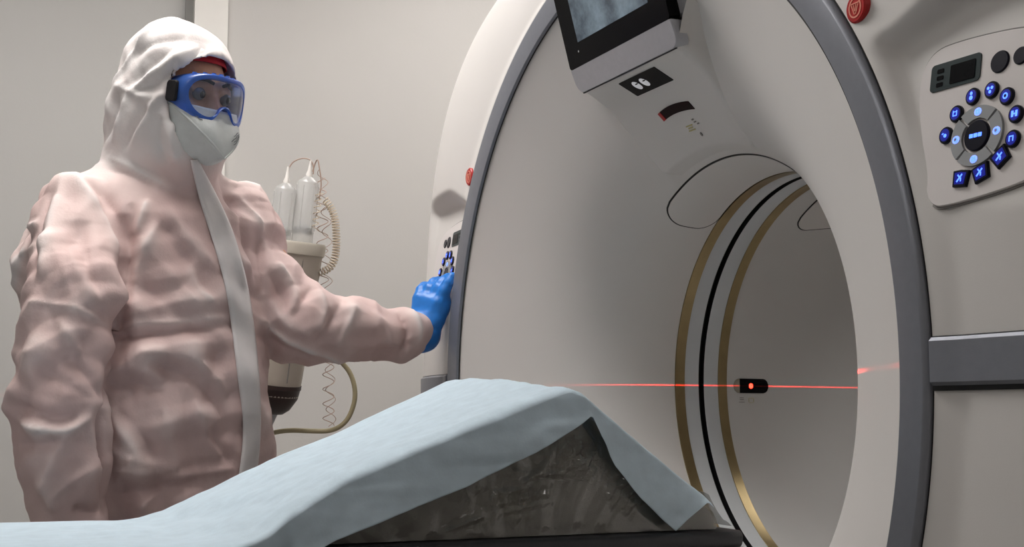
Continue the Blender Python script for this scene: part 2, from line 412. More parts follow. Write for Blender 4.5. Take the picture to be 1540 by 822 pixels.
revobj('bronze_band', [(.3295, .3600), (.3295, .3575), (.3505, .3575), (.3505, .3605)], M['bronze'])
revobj('bronze_band', [(.4275, .3600), (.4275, .3575), (.4475, .3575), (.4475, .3605)], M['bronze'])
revobj('window_strip', [(.3505, .3592), (.383, .3592)], M['strip'])
revobj('window_strip', [(.395, .3592), (.4275, .3592)], M['strip'])
revobj('scan_slit', [(.383, .3592), (.383, .372), (.395, .372), (.395, .3592)], M['black'])
# grey ring with softened edges
revobj('trim_ring', [(.03, RI), (.003, RI), (.0, RI+.002), (-.0035, RO-.0075), (-.0030, RO-.006), (.0005, RO-.001), (.003, RO), (.03, RO)], M['ring'], 360, 50)
revobj('ring_gasket', [(.0055, .6875), (.0055, RI+.003)], M['black'], 300)
revobj('ring_gasket', [(.006, RO-.003), (.006, RO+.0035), (.016, RO+.0045)], M['black'], 300)

# front cover: outside the ring, curving back to the sides, with a scoop for each control panel
CA, CBT, CBB, CN, CH, CP = 1.12, .90, .91, 3.6, .09, 3.0
PC = np.array([.8075, .026, 1.2423])
def plane_y(ax, z): return PC[1]+.08*(ax-PC[0])+.16*(z-PC[2])
def cover_y(x, z, t):
    base = .005+.008*sst(0, .12, t)+CH*t**CP
    ax = np.abs(x)
    left = .684-.46*(z-1.28)
    m = sst(left+.010, left+.040, ax)*sst(1.01, .955, ax)*sst(1.405, 1.368, z-.04*sst(.64, .8, ax)+.012)*sst(1.135, 1.175, z)
    return base+m*np.maximum(0, plane_y(ax, z)-base)
def cover_grid(th, t):
    c, s = np.abs(np.sin(th)), np.abs(np.cos(th))
    b = np.where(np.cos(th) > 0, CBT, CBB)
    rho = ((c/CA)**CN+(s/b)**CN)**(-1/CN)
    r = .7445+(rho-.7445)*t[:, None]
    x = r*np.sin(th); z = ZI+r*np.cos(th)
    y = cover_y(x, z, t[:, None]+0*x)
    P = np.stack([x, y, z], -1)
    # roll over the rim and run back along the sides
    rows = [P]
    nx = np.sin(th); nz = np.cos(th)
    y1 = .012+CH
    for k in range(1, 9):
        a = math.radians(37+53*k/8); d = .10*(math.sin(math.radians(90))-math.cos(a)) ; 
        e = .06*(1-math.cos(math.radians(90*k/8))); h = .06*math.sin(math.radians(90*k/8))
        q = np.stack([x[-1]+nx*(h*.75), 0*x[-1]+y1+.045*k/8+e, z[-1]+nz*(h*.75)], -1); rows.append(q[None])
    last = rows[-1][0]
    for yb in (.35, .6, .84):
        q = last.copy(); q[:, 1] = yb; rows.append(q[None])
    q = last.copy(); q[:, 1] = .93; q[:, 0] -= nx*.06; q[:, 2] -= nz*.06; rows.append(q[None])
    q = np.stack([.6*np.sin(th), 0*th+.95, ZI+.6*np.cos(th)], -1); rows.append(q[None])
    return np.concatenate(rows, 0)
tgrid = np.linspace(0, 1, 60)
thA = np.linspace(-math.pi/2, math.pi/2, 460)      # upper half
P = cover_grid(thA, tgrid); MB().grid(P).build('upper_cover', M['shell'], CT, sharp=60, fixn=False)
thB = np.linspace(math.pi/2, 3*math.pi/2, 200)
P = cover_grid(thB, tgrid); MB().grid(P).build('lower_cover', M['shell'], CT, sharp=60, fixn=False)
MB().box(-.95, .95, .15, .88, 0, .13).build('base_plinth', M['ring'], CT, bevel=.01)

# grey side bands and their dark joints, following the cover outline
def cover_line(z, side, n=50):
    # points (x,y) of the cover section at height z, going outward and round the side
    xs = np.linspace(.7455, 1.10, n); t = (np.hypot(xs, z-ZI)-.7445)/(CA-.7445)
    y = .005+.008*sst(0, .12, t)+CH*np.clip(t, 0, 1)**CP
    pts = list(zip(xs*side, y))
    for k in range(1, 9):
        h = .06*math.sin(math.radians(90*k/8)); e = .06*(1-math.cos(math.radians(90*k/8)))
        pts.append(((1.12+h*.75)*side, .102+.045*k/8+e))
    pts.append((1.165*side, .5)); pts.append((1.165*side, .84))
    return np.array(pts)
def band(name, z0, z1, proud, side, m, lip=.004):
    L = cover_line(ZI, side); T = np.gradient(L, axis=0); Nn = np.stack([T[:, 1], -T[:, 0]], 1)*side
    Nn /= np.linalg.norm(Nn, axis=1)[:, None]
    rows = []
    for z, pr in ((z0, -.004), (z0, proud-lip), (z0+lip, proud), (z1-lip, proud), (z1, proud-lip), (z1, -.004)):
        q = L+Nn*pr; rows.append(np.c_[q, np.full(len(q), z)])
    rows = np.array(rows); b = MB().grid(rows)
    n = rows.shape[1]; b.f.append(tuple(k*n for k in range(6))); b.m.append(0)
    return b.build(name, m, CT, sharp=30)
for side in (1, -1):
    band('side_band', .9745, 1.0275, .008, side, M['ring'])
    band('band_joint', .9690, 1.0290, .0035, side, M['black'], .0005)

# hatch covers on the bell and the rear liner
def hatch(name, ya, yb, half, rr, inset=.0022, edge=.0026):
    def outline(grow):
        # rounded outline in (arc length at mid radius, y)
        Rm = rad_at((ya+yb)/2); w = math.radians(half)*Rm
        return rrect(-w-grow, w+grow, ya-grow, yb+grow, rr+grow, 10), Rm
    def patch(nm, grow, off, m):
        Rm = rad_at((ya+yb)/2); w = math.radians(half)*Rm+grow; a, bb = ya-grow, yb+grow; r = rr+grow
        V = np.linspace(a, bb, 40); rows = []
        for v in V:
            d = 0
            if v < a+r: d = r-math.sqrt(max(0, r*r-(a+r-v)**2))
            if v > bb-r*.8: q = r*.8; d = max(d, q-math.sqrt(max(0, q*q-(v-bb+q)**2)))
            rows.append((w-d)/Rm)
        U = np.linspace(-1, 1, 60)
        def surf(o):
            P = np.zeros((40, 60, 3))
            for i, v in enumerate(V):
                R = rad_at(v)-o
                P[i, :, 0] = R*np.sin(U*rows[i]); P[i, :, 1] = v; P[i, :, 2] = ZI+R*np.cos(U*rows[i])
            return P
        b = MB(); T = surf(off); b.grid(T)
        B = surf(-.003)
        loop = lambda Q: np.concatenate([Q[0, :], Q[1:, -1], Q[-1, ::-1][1:], Q[::-1, 0][1:-1]])
        b.grid(np.stack([loop(T), loop(B)]), closev=True)
        return b.build(nm, m, CT, sharp=40)
    patch(name, 0, inset, M['shell'])
    patch('hatch_gap', edge, .0014, M['black'])
hatch('hatch_cover', .222, .3265, 36.5, .045)
hatch('hatch_cover', .512, .640, 36.5, .04)

# console housing under the top of the ring
HY = np.array([.03, .045, .0866, .1337, .18, .2177, .245])
HZ = np.array([1.510, 1.507, 1.488, 1.446, ZI+float(rad_at(.18))-.009, ZI+float(rad_at(.2177))+.002, ZI+float(rad_at(.245))+.003])
def under_z(x, y):
    zc = np.interp(y, HY, HZ); R = rad_at(y); c = np.clip((y-.03)/.1, 0, 1)
    return zc-c*(R-np.sqrt(np.maximum(R*R-x*x, .01)))
def housing():
    ws = np.array([.166, .163, .158, .152, .140, .122, .10])
    yy = np.linspace(.03, .2177, 44); xx = np.linspace(-1, 1, 101); P = np.zeros((44, 101, 3))
    for i, y in enumerate(yy):
        wd = np.interp(y, HY, ws); X = xx*(wd+.035)
        e = np.maximum(np.abs(X)-(wd-.01), 0)
        P[i, :, 0] = X; P[i, :, 1] = y; P[i, :, 2] = under_z(X, y)+np.minimum(60*e*e, 1.6*e)
    return MB().grid(P).build('console_housing', M['shell'], CT, sharp=60, fixn=False)
housing()
# small black indicator with two white pictograms, sensor slot and print on the console underside
def under(a, b, h):   # a = x, b = y along the underside, h out of it (downwards)
    z = under_z(.045, b)
    return (a, b-.5*h, z-h)
b = MB(); b.plate(rrect(-.0605, .0605, .0495, .0865, .001, 1), under, .0015)
for cx in (-.026, -.001):
    b.plate(ell(cx, .067, .0085, .0098, 18), under, .0022, 1); b.plate(ell(cx+.004, .0635, .0045, .0012, 8), under, .0026, 0)
tag(b.build('indicator_sign', [M['gloss_black'], M['glyph']], CT, smooth=False), 'black indicator with two white pictograms')
b = MB(); arc = [(x, .126-.004*(1-(x/.05)**2)) for x in np.linspace(-.05, .05, 12)]
b.plate([(x, y-.0062) for x, y in arc]+[(x, y+.0062) for x, y in arc[::-1]], under, .0012)
b.plate([(x, y-.0062) for x, y in arc[:2]]+[(x, y+.0062) for x, y in arc[:2][::-1]], under, .0018, 1)
b.build('sensor_slot', [M['dark_red'], M['red']], CT, smooth=False)
b = MB()
for i, (x, y, w_, h_) in enumerate([(.004, .1485, .020, .0012), (.004, .1515, .014, .0012), (.004, .1545, .020, .0012), (.024, .143, .006, .0016), (.026, .1465, .007, .0012), (.031, .1495, .006, .0012)]):
    b.plate(rrect(x-w_/2, x+w_/2, y-h_/2, y+h_/2, .0003, 1), under, .0007, 0 if i < 3 else 1)
b.plate(ell(.020, .1625, .0025, .0025, 10), under, .001, 1)
b.build('small_print', [M['print_yellow'], M['print_grey']], CT, smooth=False)

# monitor, leaning forward at the top
MON = empty('monitor'); MON.parent = CT; MON.matrix_parent_inverse = parent_inv(CT)
mz0, mz1 = 1.5488, 1.80
def mon(a, z, h): return (a, .0134-.257*(z-mz0)-h, z-.257*h)
b = MB(); b.plate(rrect(-.173, .173, mz0, mz1, .006, 3), lambda a, z, h: mon(a, z, h-.02), .02)
b.build('bezel', M['gloss_black'], MON, smooth=False)
MB().plate(rrect(-.123, .123, mz0+.0385, mz1-.04, .001, 1), mon, .0006).build('screen', M['screen'], MON, smooth=False)
MB().plate(ell(-.128, mz0+.024, .0018, .0018, 10), mon, .0006).build('power_light', M['petal'], MON, smooth=False)
ol = [(-.1735, mz0), (-.1735, mz0-.018)]+[(-.1535-.02*math.cos(t), mz0-.0205-.02*math.sin(t)) for t in np.linspace(.1, 1.57, 7)]+[(.1535+.02*math.sin(t), mz0-.0205-.02*math.cos(t)) for t in np.linspace(0, 1.47, 7)]+[(.1735, mz0-.018), (.1735, mz0)]
MB().plate(ol, lambda a, z, h: (a, .0134+.40*(mz0-z)+.022-h, z), .022, bev=.002).build('lower_frame', M['silver'], MON, sharp=40)
b = MB(); b.plate(rrect(-.172, .172, mz0, mz1, .006, 3), lambda a, z, h: mon(a, z, h-.10), .08); b.build('back_case', M['silver'], MON, smooth=False)
b = MB(); b.plate(rrect(-.160, .160, mz0-.0415, mz0-.0403, .0004, 1), lambda a, z, h: (a, .034-h, z), .0025); b.build('frame_joint', M['black'], MON, smooth=False)

# control panels (right one faces the camera, left one is its mirror)
def control_panel(side):
    E = empty('control_panel'); E.parent = CT; E.matrix_parent_inverse = parent_inv(CT)
    def fn(a, z, h):
        return (side*(a-.08*h), plane_y(a, z)-h, z+.16*h)
    ol = chaikin([(.7085, 1.312), (.722, 1.357), (.775, 1.360), (.87, 1.352), (.918, 1.330), (.926, 1.27), (.915, 1.195), (.875, 1.180), (.782, 1.170), (.742, 1.172), (.7315, 1.225)], 3)
    MB().plate(ol, fn, .0045, bev=.0012).build('panel_plate', M['plate'], E, sharp=30)
    MB().plate(chaikin([(.815+(x-.815)*1.022, 1.265+(z-1.265)*1.025) for x, z in [(.7085, 1.312), (.722, 1.357), (.775, 1.360), (.87, 1.352), (.918, 1.330), (.926, 1.27), (.915, 1.195), (.875, 1.180), (.782, 1.170), (.742, 1.172), (.7315, 1.225)]], 3), fn, .0016).build('panel_gap', M['print_grey'], E, smooth=False)
    T = .0045
    f2 = lambda a, z, h: fn(a, z, h+T)
    b = MB(); b.plate(rrect(.7305, .803, 1.3065, 1.3385, .005), f2, .0012); b.plate(rrect(.760, .796, 1.3105, 1.3325, .001, 1), f2, .0018, 1)
    for k in range(3): b.plate(rrect(.740, .750, 1.311+.008*k, 1.316+.008*k, .001, 1), f2, .0016, 1)
    b.build('display', [M['lcd'], M['gloss_black']], E, smooth=False)
    MB().plate(ell(.8296, 1.3205, .0125, .0125, 28), f2, .002, bev=.001).build('speaker', M['btn'], E, sharp=30)
    MB().plate(ell(.8574, 1.3205, .0098, .0098, 28), f2, .002, bev=.001).build('microphone', M['btn'], E, sharp=30)
    cx, cz = .8075, 1.2423
    # outer buttons
    def icon(bm, x, z, k, mi, s=1.0):
        q = lambda pts: bm.plate([(x+s*a, z+s*c) for a, c in pts], f2, .0041, mi)
        if k == 0: q(ell(.001, -.001, .0022, .0022, 8)); q([(-.004, .001), (-.0025, .0005), (-.001, .002), (-.0025, .0025)])
        elif k == 1: q(rrect(-.003, -.002, -.003, .0035, .0002, 1)); q(rrect(.002, .003, -.003, .0035, .0002, 1)); q(rrect(-.002, .002, .0015, .0025, .0002, 1)); q(rrect(-.002, .002, -.003, -.002, .0002, 1))
        elif k == 2: q(ell(0, .003, .0018, .002, 8)); q(ell(0, -.002, .0024, .0026, 8))
        elif k == 3: q(ell(-.0025, .0018, .0018, .0018, 8)); q(ell(.0025, .0018, .0018, .0018, 8)); q(ell(0, -.0025, .0018, .002, 8))
        elif k == 4: q(ell(0, 0, .0034, .0036, 12)); bm.plate([(x+a, z+c) for a, c in ell(0, 0, .0018, .002, 8)], f2, .0043, 0)
        elif k == 5: q(rrect(-.004, -.0012, -.0032, .0035, .0002, 1)); q(rrect(.0012, .004, -.0032, .0035, .0002, 1)); q(rrect(-.0012, .0012, -.0006, .0008, .0002, 1))
        elif k == 6: q(rrect(-.003, -.0018, -.003, .003, .0002, 1)); q(rrect(-.0018, .003, .0018, .003, .0002, 1)); q(rrect(.0018, .003, -.003, .0018, .0002, 1))
        else: q([(-.004, -.003), (-.0028, -.004), (.0035, .003), (.0025, .0042)]); q([(-.003, .003), (-.002, .004), (.0008, .0008), (-.0002, 0)]); q([(.0008, -.0035), (.0022, -.0035), (.0022, .0002), (.0008, .0002)])
    spots = [(.7625, 1.2510), (.7752, 1.2731), (.7965, 1.2885), (.8225, 1.2902), (.8443, 1.2785), (.8585, 1.2560), (.8570, 1.2295)]
    for k, (x, z) in enumerate(spots):
        b = MB(); b.plate(ell(x, z, .0092, .0098, 22), f2, .0035, 0, bev=.001); b.plate(ell(x, z, .0066, .0072, 16), f2, .0038, 2); icon(b, x, z, k, 1)
        b.build('round_button', [M['btn'], M['blue_led'], M['blue_glow']], E, sharp=30)
    for k, (x, z, rot) in enumerate([(.7905, 1.1975, -6), (.8180, 1.1995, 18), (.8430, 1.2125, 38)]):
        c, s = math.cos(math.radians(rot)), math.sin(math.radians(rot))
        b = MB(); o = [(x+c*a-s*d, z+s*a+c*d) for a, d in [(-.0095, -.0095), (.0095, -.0095), (.0115, .0085), (0, .0098), (-.0115, .0085)]]
        b.plate(o, f2, .0035, 0, bev=.001); b.plate([(x+(p_-x)*.7, z+(q_-z)*.7) for p_, q_ in o], f2, .0038, 2); icon(b, x, z, 7, 1, 1.1)
        b.build('square_button', [M['btn'], M['blue_led'], M['blue_glow']], E, sharp=30)
    for k, a0 in enumerate((48, 138, 228, 318)):
        o = [(cx+.0355*math.cos(math.radians(a0+84*i/14)), cz+.0335*math.sin(math.radians(a0+84*i/14))) for i in range(15)]
        o += [(cx+.0205*math.cos(math.radians(a0+84*i/10)), cz+.0195*math.sin(math.radians(a0+84*i/10))) for i in range(10, -1, -1)]
        b = MB(); n0 = len(o)
        b.plate(o, f2, .003, 0); am = math.radians(a0+42); x, z = cx+.028*math.cos(am), cz+.0265*math.sin(am)
        b.plate(ell(x, z, .0052, .0046, 10), f2, .0034, 2); icon(b, x, z, (1, 4, 1, 4)[k], 1, .75)
        b.build('direction_button', [M['petal'], M['blue_led'], M['pale_led']], E, smooth=False)
    b = MB(); b.plate(ell(cx, cz, .0168, .0172, 28), f2, .0035, 0, bev=.001)
    for dx in (-.006, 0, .006): b.plate(rrect(cx+dx-.0024, cx+dx+.0024, cz-.0022, cz+.0022, .0004, 1), f2, .004, 1)
    b.build('center_button', [M['btn'], M['blue_led']], E, sharp=30)
    return E
for side in (1, -1):
    E = control_panel(side)
    tag(E, 'control panel with round blue-lit buttons')
    ex, ez = side*.6305, 1.4335
    def fe(a, z, h): return (ex+a, .016-h, ez+z)
    b = MB(); b.plate(ell(0, 0, .0185, .0185, 32), fe, .014, 0, bev=.002)
    ring_o, ring_i = ell(0, 0, .0118, .0128, 24), ell(0, 0, .0098, .0108, 24)
    for i in range(24):
        j = (i+1) % 24; b.plate([ring_o[i], ring_o[j], ring_i[j], ring_i[i]], fe, .0146, 1)
    for seg in ([(-.0085, .0055), (.0085, .0055)], [(-.0065, .004), (-.001, -.008)], [(.0065, .004), (.001, -.008)], [(-.0025, .004), (-.0005, -.004)], [(.0025, .004), (.0005, -.004)]):
        (a0, c0), (a1, c1) = seg; L = math.hypot(a1-a0, c1-c0); nx_, nz_ = -(c1-c0)/L*.0007, (a1-a0)/L*.0007
        b.plate([(a0+nx_, c0+nz_), (a1+nx_, c1+nz_), (a1-nx_, c1-nz_), (a0-nx_, c0-nz_)], fe, .0147, 1)
    tag(b.build('stop_button', [M['red'], M['red_line']], CT, smooth=False), 'red round button with pale symbol')

# laser windows in the rear liner, both sides
for side in (-1, 1):
    E = empty('laser_window'); E.parent = CT; E.matrix_parent_inverse = parent_inv(CT)
    def fw_(a, z, h):     # a along y, z height
        R = rad_at(a)-h; an = z/R
        return (side*R*math.cos(an), a, ZI+R*math.sin(an))
    def cap(a, b_, r, n=8): return [(b_-r+r*math.cos(math.radians(t)), r*math.sin(math.radians(t))) for t in np.linspace(-90, 90, n)]+[(a+r+r*math.cos(math.radians(t)), r*math.sin(math.radians(t))) for t in np.linspace(90, 270, n)]
    MB().plate([(.482, -.0145)]+[(y, z) for y, z in cap(.4665, .559, .0145) if y > .482]+[(.482, .0145)], fw_, .0015).build('dark_glass', M['gloss_black'], E, smooth=False)
    MB().plate([(y, z) for y, z in cap(.4665, .559, .0145) if y < .482]+[(.482, .0145), (.482, -.0145)], fw_, .0012).build('insert', M['beige'], E, smooth=False)
    MB().plate([(.5115+.0052*math.cos(t), .0052*math.sin(t)) for t in np.linspace(0, 2*math.pi, 12, endpoint=False)], fw_, .0024).build('laser_emitter', M['laser'], E, smooth=False)
    b = MB()
    for (y, z, wy, hz, mi) in ((.487, -.024, .010, .0012, 0), (.487, -.0275, .010, .0012, 0), (.4865, -.0325, .014, .001, 0), (.512, -.0245, .014, .0008, 1), (.512, -.0335, .012, .0008, 1), (.5055, -.029, .001, .006, 1), (.5185, -.029, .001, .006, 1)):
        b.plate(rrect(y-wy/2, y+wy/2, z-hz/2, z+hz/2, .0002, 1), fw_, .0008, mi)
    b.build('warning_print', [M['print_grey'], M['print_yellow']], E, smooth=False)

# the positioning lasers themselves: thin horizontal sheets of red light from the windows
def laser(x, z, strength, thick, tilt=0):
    ld = bpy.data.lights.new('laser', 'POINT'); ld.energy = strength; ld.color = (1, .03, .02); ld.shadow_soft_size = .0005
    ld.use_nodes = True; nt = ld.node_tree; em = nt.nodes['Emission']
    tc = nt.nodes.new('ShaderNodeTexCoord'); sx = nt.nodes.new('ShaderNodeSeparateXYZ'); nt.links.new(tc.outputs['Normal'], sx.inputs[0])
    ab = nt.nodes.new('ShaderNodeMath'); ab.operation = 'ABSOLUTE'; nt.links.new(sx.outputs['Z'], ab.inputs[0])
    mr = nt.nodes.new('ShaderNodeMapRange'); mr.inputs[1].default_value = thick*.4; mr.inputs[2].default_value = thick; mr.inputs[3].default_value = 1; mr.inputs[4].default_value = 0
    nt.links.new(ab.outputs[0], mr.inputs[0])
    fan = nt.nodes.new('ShaderNodeMapRange'); fan.inputs[1].default_value = -.56; fan.inputs[2].default_value = -.44
    nt.links.new(sx.outputs['Y'], fan.inputs[0])
    pr_ = nt.nodes.new('ShaderNodeMath'); pr_.operation = 'MULTIPLY'; nt.links.new(mr.outputs[0], pr_.inputs[0]); nt.links.new(fan.outputs[0], pr_.inputs[1])
    nt.links.new(pr_.outputs[0], em.inputs['Strength'])
    o = bpy.data.objects.new('laser_light', ld); COL.objects.link(o); o.location = (x, .5115, z)
    o.parent = CT; o.matrix_parent_inverse = parent_inv(CT)
    return o
laser(.3625, 1.0, 45.0, .0022)
laser(-.3625, 1.0, 8.0, .004)

# ------------------------------------------------------------------ patient table
TB = empty('patient_table', (0, -1.2, 0)); tag(TB, 'long CT patient table with black pad leading into the bore', 'patient table')
def rbox_y(prof_xz, y0, y1, endr=.04):
    # extrude closed x-z outline along y with slightly tapered ends
    o = np.array(prof_xz); c = o.mean(0); rows = []
    for y, k in ((y0, .9), (y0+endr*.3, .97), (y0+endr, 1), (y1-endr, 1), (y1-endr*.3, .97), (y1, .9)):
        q = c+(o-c)*np.array([k, k]); rows.append(np.c_[q[:, 0], np.full(len(q), y), q[:, 1]])
    rows = np.array(rows); b = MB().grid(rows, closev=True); n = rows.shape[1]
    b.f += [tuple(range(n)), tuple(5*n+k for k in reversed(range(n)))]; b.m += [0, 0]
    return b
rbox_y(rrect(-.258, .258, .752, .776, .011), -2.55, .090).build('mattress_pad', M['pad'], TB, sharp=40)
rbox_y(rrect(-.262, .262, .742, .7505, .003), -2.56, .098).build('pad_edge', M['shell'], TB, sharp=40)
rbox_y([(-.25, .742), (-.25, .73), (-.2, .70), (-.1, .685), (.1, .685), (.2, .70), (.25, .73), (.25, .742)], -2.55, .05).build('cradle', M['shell'], TB, sharp=50)
MB().box(-.2, .2, -2.4, -.55, .58, .69).build('bed_frame', M['shell'], TB, bevel=.02)
MB().box(-.17, .17, -1.9, -.8, .1, .59).build('pedestal', M['shell'], TB, bevel=.03)
MB().box(-.24, .24, -2.1, -.7, 0, .11).build('base', M['ring'], TB, bevel=.02)

# ------------------------------------------------------------------ foam wedge in its plastic cover
FO = empty('foam_wedge', (0, -.25, .776)); tag(FO, 'dark grey foam wedge wrapped in clear plastic on the table', 'foam wedge')
def wedge(xw, g=0.0, ny=60, crumple=0.0):
    # side profile y-z: long slope up to the ridge then steep face
    pr = [(-.66, .7775), (-.645, .7815), (-.205, .979), (-.190, .9835), (-.175, .977), (.045, .805), (.052, .79), (.05, .7775)]
    pr = np.array(pr); c = np.array([-.2, .82]); d = pr-c; pr = pr+d/np.linalg.norm(d, axis=1)[:, None]*g; pr[:, 1] = np.maximum(pr[:, 1], .7772)
    seg = []
    for i in range(len(pr)):
        a, b_ = pr[i], pr[(i+1) % len(pr)]; n = max(1, int(np.linalg.norm(b_-a)/.018))
        seg += [a+(b_-a)*k/n for k in range(n)]
    pr = np.array(seg); X = np.linspace(-xw, xw, 24); b = MB()
    dip = lambda x: 1-.115*sst(-.1, .23, x)
    P = np.array([[(x, y, .7775+(z-.7775)*dip(x)) for y, z in pr] for x in X])
    b.grid(P, closev=True)
    for sgn, row in ((1, P[-1]), (-1, P[0])):
        # filled side wall, as rings shrinking to the middle so it can crumple
        ctr = np.array([row[0][0], -.2, .82]); rings = [row]
        for k in (.85, .7, .55, .4, .25, .1): rings.append(ctr+(row-ctr)*k)
        b.grid(np.array(rings), closev=True); n0 = len(b.v)-len(row); b.f.append(tuple(n0+i for i in range(len(row)))); b.m.append(0)
    if crumple:
        V = np.array(b.v); nz = vnoise(V*np.array([30, 22, 22])+3)+.6*vnoise(V*np.array([60, 45, 45])+9)
        V[:, 0] += np.where(np.abs(V[:, 0]) > xw*.97, np.sign(V[:, 0])*(nz*crumple+crumple*.8), 0)
        b.v = [tuple(v) for v in V]
    return b
wedge(.216).build('foam', M['foam'], FO, sharp=40)
wedge(.2190, .003, crumple=.0).build('plastic_cover', M['film'], FO, sharp=60)
# loose bunched end of the plastic cover by the bore
U, V_ = np.meshgrid(np.linspace(0, 1, 36), np.linspace(0, 1, 18), indexing='ij')
yy = .035+.075*V_*(.75+.25*np.sin(U*4+1)); xx = .04+.190*U
zz = .7785+.050*(1-V_)**1.6*(.85+.15*np.sin(U*9))+.010*np.maximum(0, np.sin(U*22+V_*5))*(1-V_)*V_*4*.6+.003
MB().grid(np.stack([xx, yy, zz], -1)).build('loose_plastic', M['film2'], FO, sharp=60)
# crumpled near side of the film
ys_ = np.linspace(-.62, .048, 260); ts_ = np.linspace(0, 1, 90)
zt_ = np.interp(ys_, [-.66, -.205, -.19, -.175, .048], [.782, .955, .958, .952, .80])
Yg = np.repeat(ys_[:, None], 90, 1); Zg = .7785+(zt_[:, None]-.7785)*ts_
Q = np.stack([0*Yg, Yg, Zg], -1)
def crz(P, freq, seed, n=8):
    r2 = np.random.default_rng(seed); out = 0
    for i in range(n):
        t0 = r2.random()*6.28; t = (P[..., 1]*math.cos(t0)+P[..., 2]*math.sin(t0))*freq*(.6+.8*r2.random())+9*r2.random()+.5*vnoise(P*9+i*5)
        out = out+np.clip(vnoise(P*12+i*11)*2, 0, 1)*(np.abs(t-np.floor(t)-.5)*2-.4)
    return out
hot = np.exp(-(((Yg+.185)/.035)**2+((Zg-.885)/.03)**2))+.7*np.exp(-(((Yg+.10)/.03)**2+((Zg-.835)/.03)**2))+.6*np.exp(-(((Yg+.27)/.05)**2+((Zg-.83)/.02)**2))
Xg = .2235+.0050*crz(Q, 18, 2)+.013*hot*crz(Q, 55, 5)+.003
def on_side(px, py):
    d = ray(px, py); return (CAM+d*(.2265-CAM[0])/d[0])[1:]
for (x0, y0, x1, y1, amp) in ((845, 685, 852, 672, .008), (855, 690, 864, 672, .009), (857, 702, 872, 694, .009), (862, 708, 878, 703, .008), (868, 680, 875, 690, .007), (862, 648, 866, 664, .005),
        (814, 706, 826, 680, .007), (780, 726, 803, 713, .008), (765, 738, 772, 735, .005), (668, 798, 722, 776, .006), (700, 800, 722, 800, .005), (935, 762, 944, 745, .006), (941, 740, 950, 735, .005), (880, 655, 888, 662, .004), (770, 710, 868, 714, .003)):
    a, b_ = on_side(x0, y0), on_side(x1, y1); e = b_-a
    t = np.clip(((Yg-a[0])*e[0]+(Zg-a[1])*e[1])/(e@e), 0, 1); d = np.hypot(Yg-a[0]-t*e[0], Zg-a[1]-t*e[1])
    Xg = Xg+amp*1.5*np.exp(-d/.005)*(1-.5*np.abs(t-.5))
Xg = np.maximum(Xg, .2205)
MB().grid(np.stack([Xg, Yg, Zg], -1)).build('film_side', M['film'], FO, sharp=25, fixn=False)
MB().tube([(.2265, -.245, .858), (.2275, -.2, .853), (.2265, -.16, .852)], .0009, 6).build('cover_seam', M['film'], FO)

# ------------------------------------------------------------------ blue disposable sheet
def sheet():
    yl = np.array([-2.45, -.70, -.665, -.62, -.582, -.509, -.40, -.205, -.190, -.170, -.105, -.041, .025, .05])
    zf = np.array([.7795, .7795, .787, .808, .830, .866, .909, .9955, .9985, .992, .944, .893, .842, .823])
    zn = np.array([.7795, .7795, .784, .803, .823, .862, .905, .9770, .9800, .973, .9225, .875, .8266, .808])
    ye = np.array([-2.45, -.80, -.66, -.60, -.5459, -.5287, -.44, -.3468, -.2493, -.2089, -.1800, -.1625, -.1500, -.1264, -.0845, -.029, -.0201, .0248, .05])
    he = np.array([.640, .640, .690, .735, .7763, .7850, .8164, .8487, .8915, .9138, .930, .9420, .915, .8717, .8246, .7785, .7855, .822, .80])
    ys = np.unique(np.r_[np.linspace(-2.45, -.75, 60), np.linspace(-.75, -.2, 90), np.linspace(-.2, .03, 60)])
    tf = np.linspace(0, 1, 8); tt_ = np.linspace(0, 1, 56); tn = np.linspace(0, 1, 26)
    P = np.zeros((len(ys), 8+56+26, 3))
    for i, y in enumerate(ys):
        f, n, h = np.interp(y, yl, zf), np.interp(y, yl, zn), np.interp(y, ye, he)
        flat = float(sst(-.50, -.68, y))
        xn = .2255+.036*flat; xf = -.2255-.036*flat
        x = xf+(xn-xf)*tt_; z = f+(n-f)*sst(-.15, .22, x)
        z = z-.004*np.exp(-((x-xn)/.012)**2)-.004*np.exp(-((x-xf)/.012)**2)
        P[i, 8:64, 0] = x; P[i, 8:64, 2] = z
        P[i, :8, 0] = xf-.006-.01*(1-tf)*0-.004*(1-tf); P[i, :8, 2] = f-.11*(1-tf)-.012
        hh = min(h, n-.012)
        k = tn+.04
        P[i, 64:, 2] = (n-.006)+(hh-(n-.006))*tn; P[i, 64:, 0] = xn+.006+.010*tn*(1+.5*math.sin(y*23))
        P[i, :, 1] = y
    # corner tip leans back along the table
    # gentle rucks: long folds running along the bed plus fine crumple
    Q = P.reshape(-1, 3)
    n1 = vnoise(Q*np.array([14, 2.2, 14])+2); n2 = vnoise(Q*np.array([34, 9, 34])+5); n3 = vnoise(Q*np.array([70, 40, 70]))
    d = .0018*n1+.0016*vnoise(Q*np.array([38, 4, 38])+11)+.0009*n2+.0005*n3
    top = np.zeros((len(ys), 90)); top[:, 8:64] = 1; top = top.reshape(-1)
    toe = np.exp(-((Q[:, 1]+.63)/.09)**2)
    d = d+toe*.007*vnoise(Q*np.array([9, 16, 9])+8)
    Q[:, 2] += np.where(top > 0, d+.004, d*.35)
    Q[:, 0] += np.where(top > 0, 0, np.where(Q[:, 0] > 0, 1, -1)*(.003+np.abs(d)*2.6))
    return MB().grid(P)
SH = sheet().build('disposable_sheet', M['sheet'], None, sharp=None, fixn=False)
so = SH.modifiers.new('thickness', 'SOLIDIFY'); so.thickness = .0006; so.offset = 1
tag(SH, 'pale blue disposable sheet draped over the wedge and the table', 'sheet')

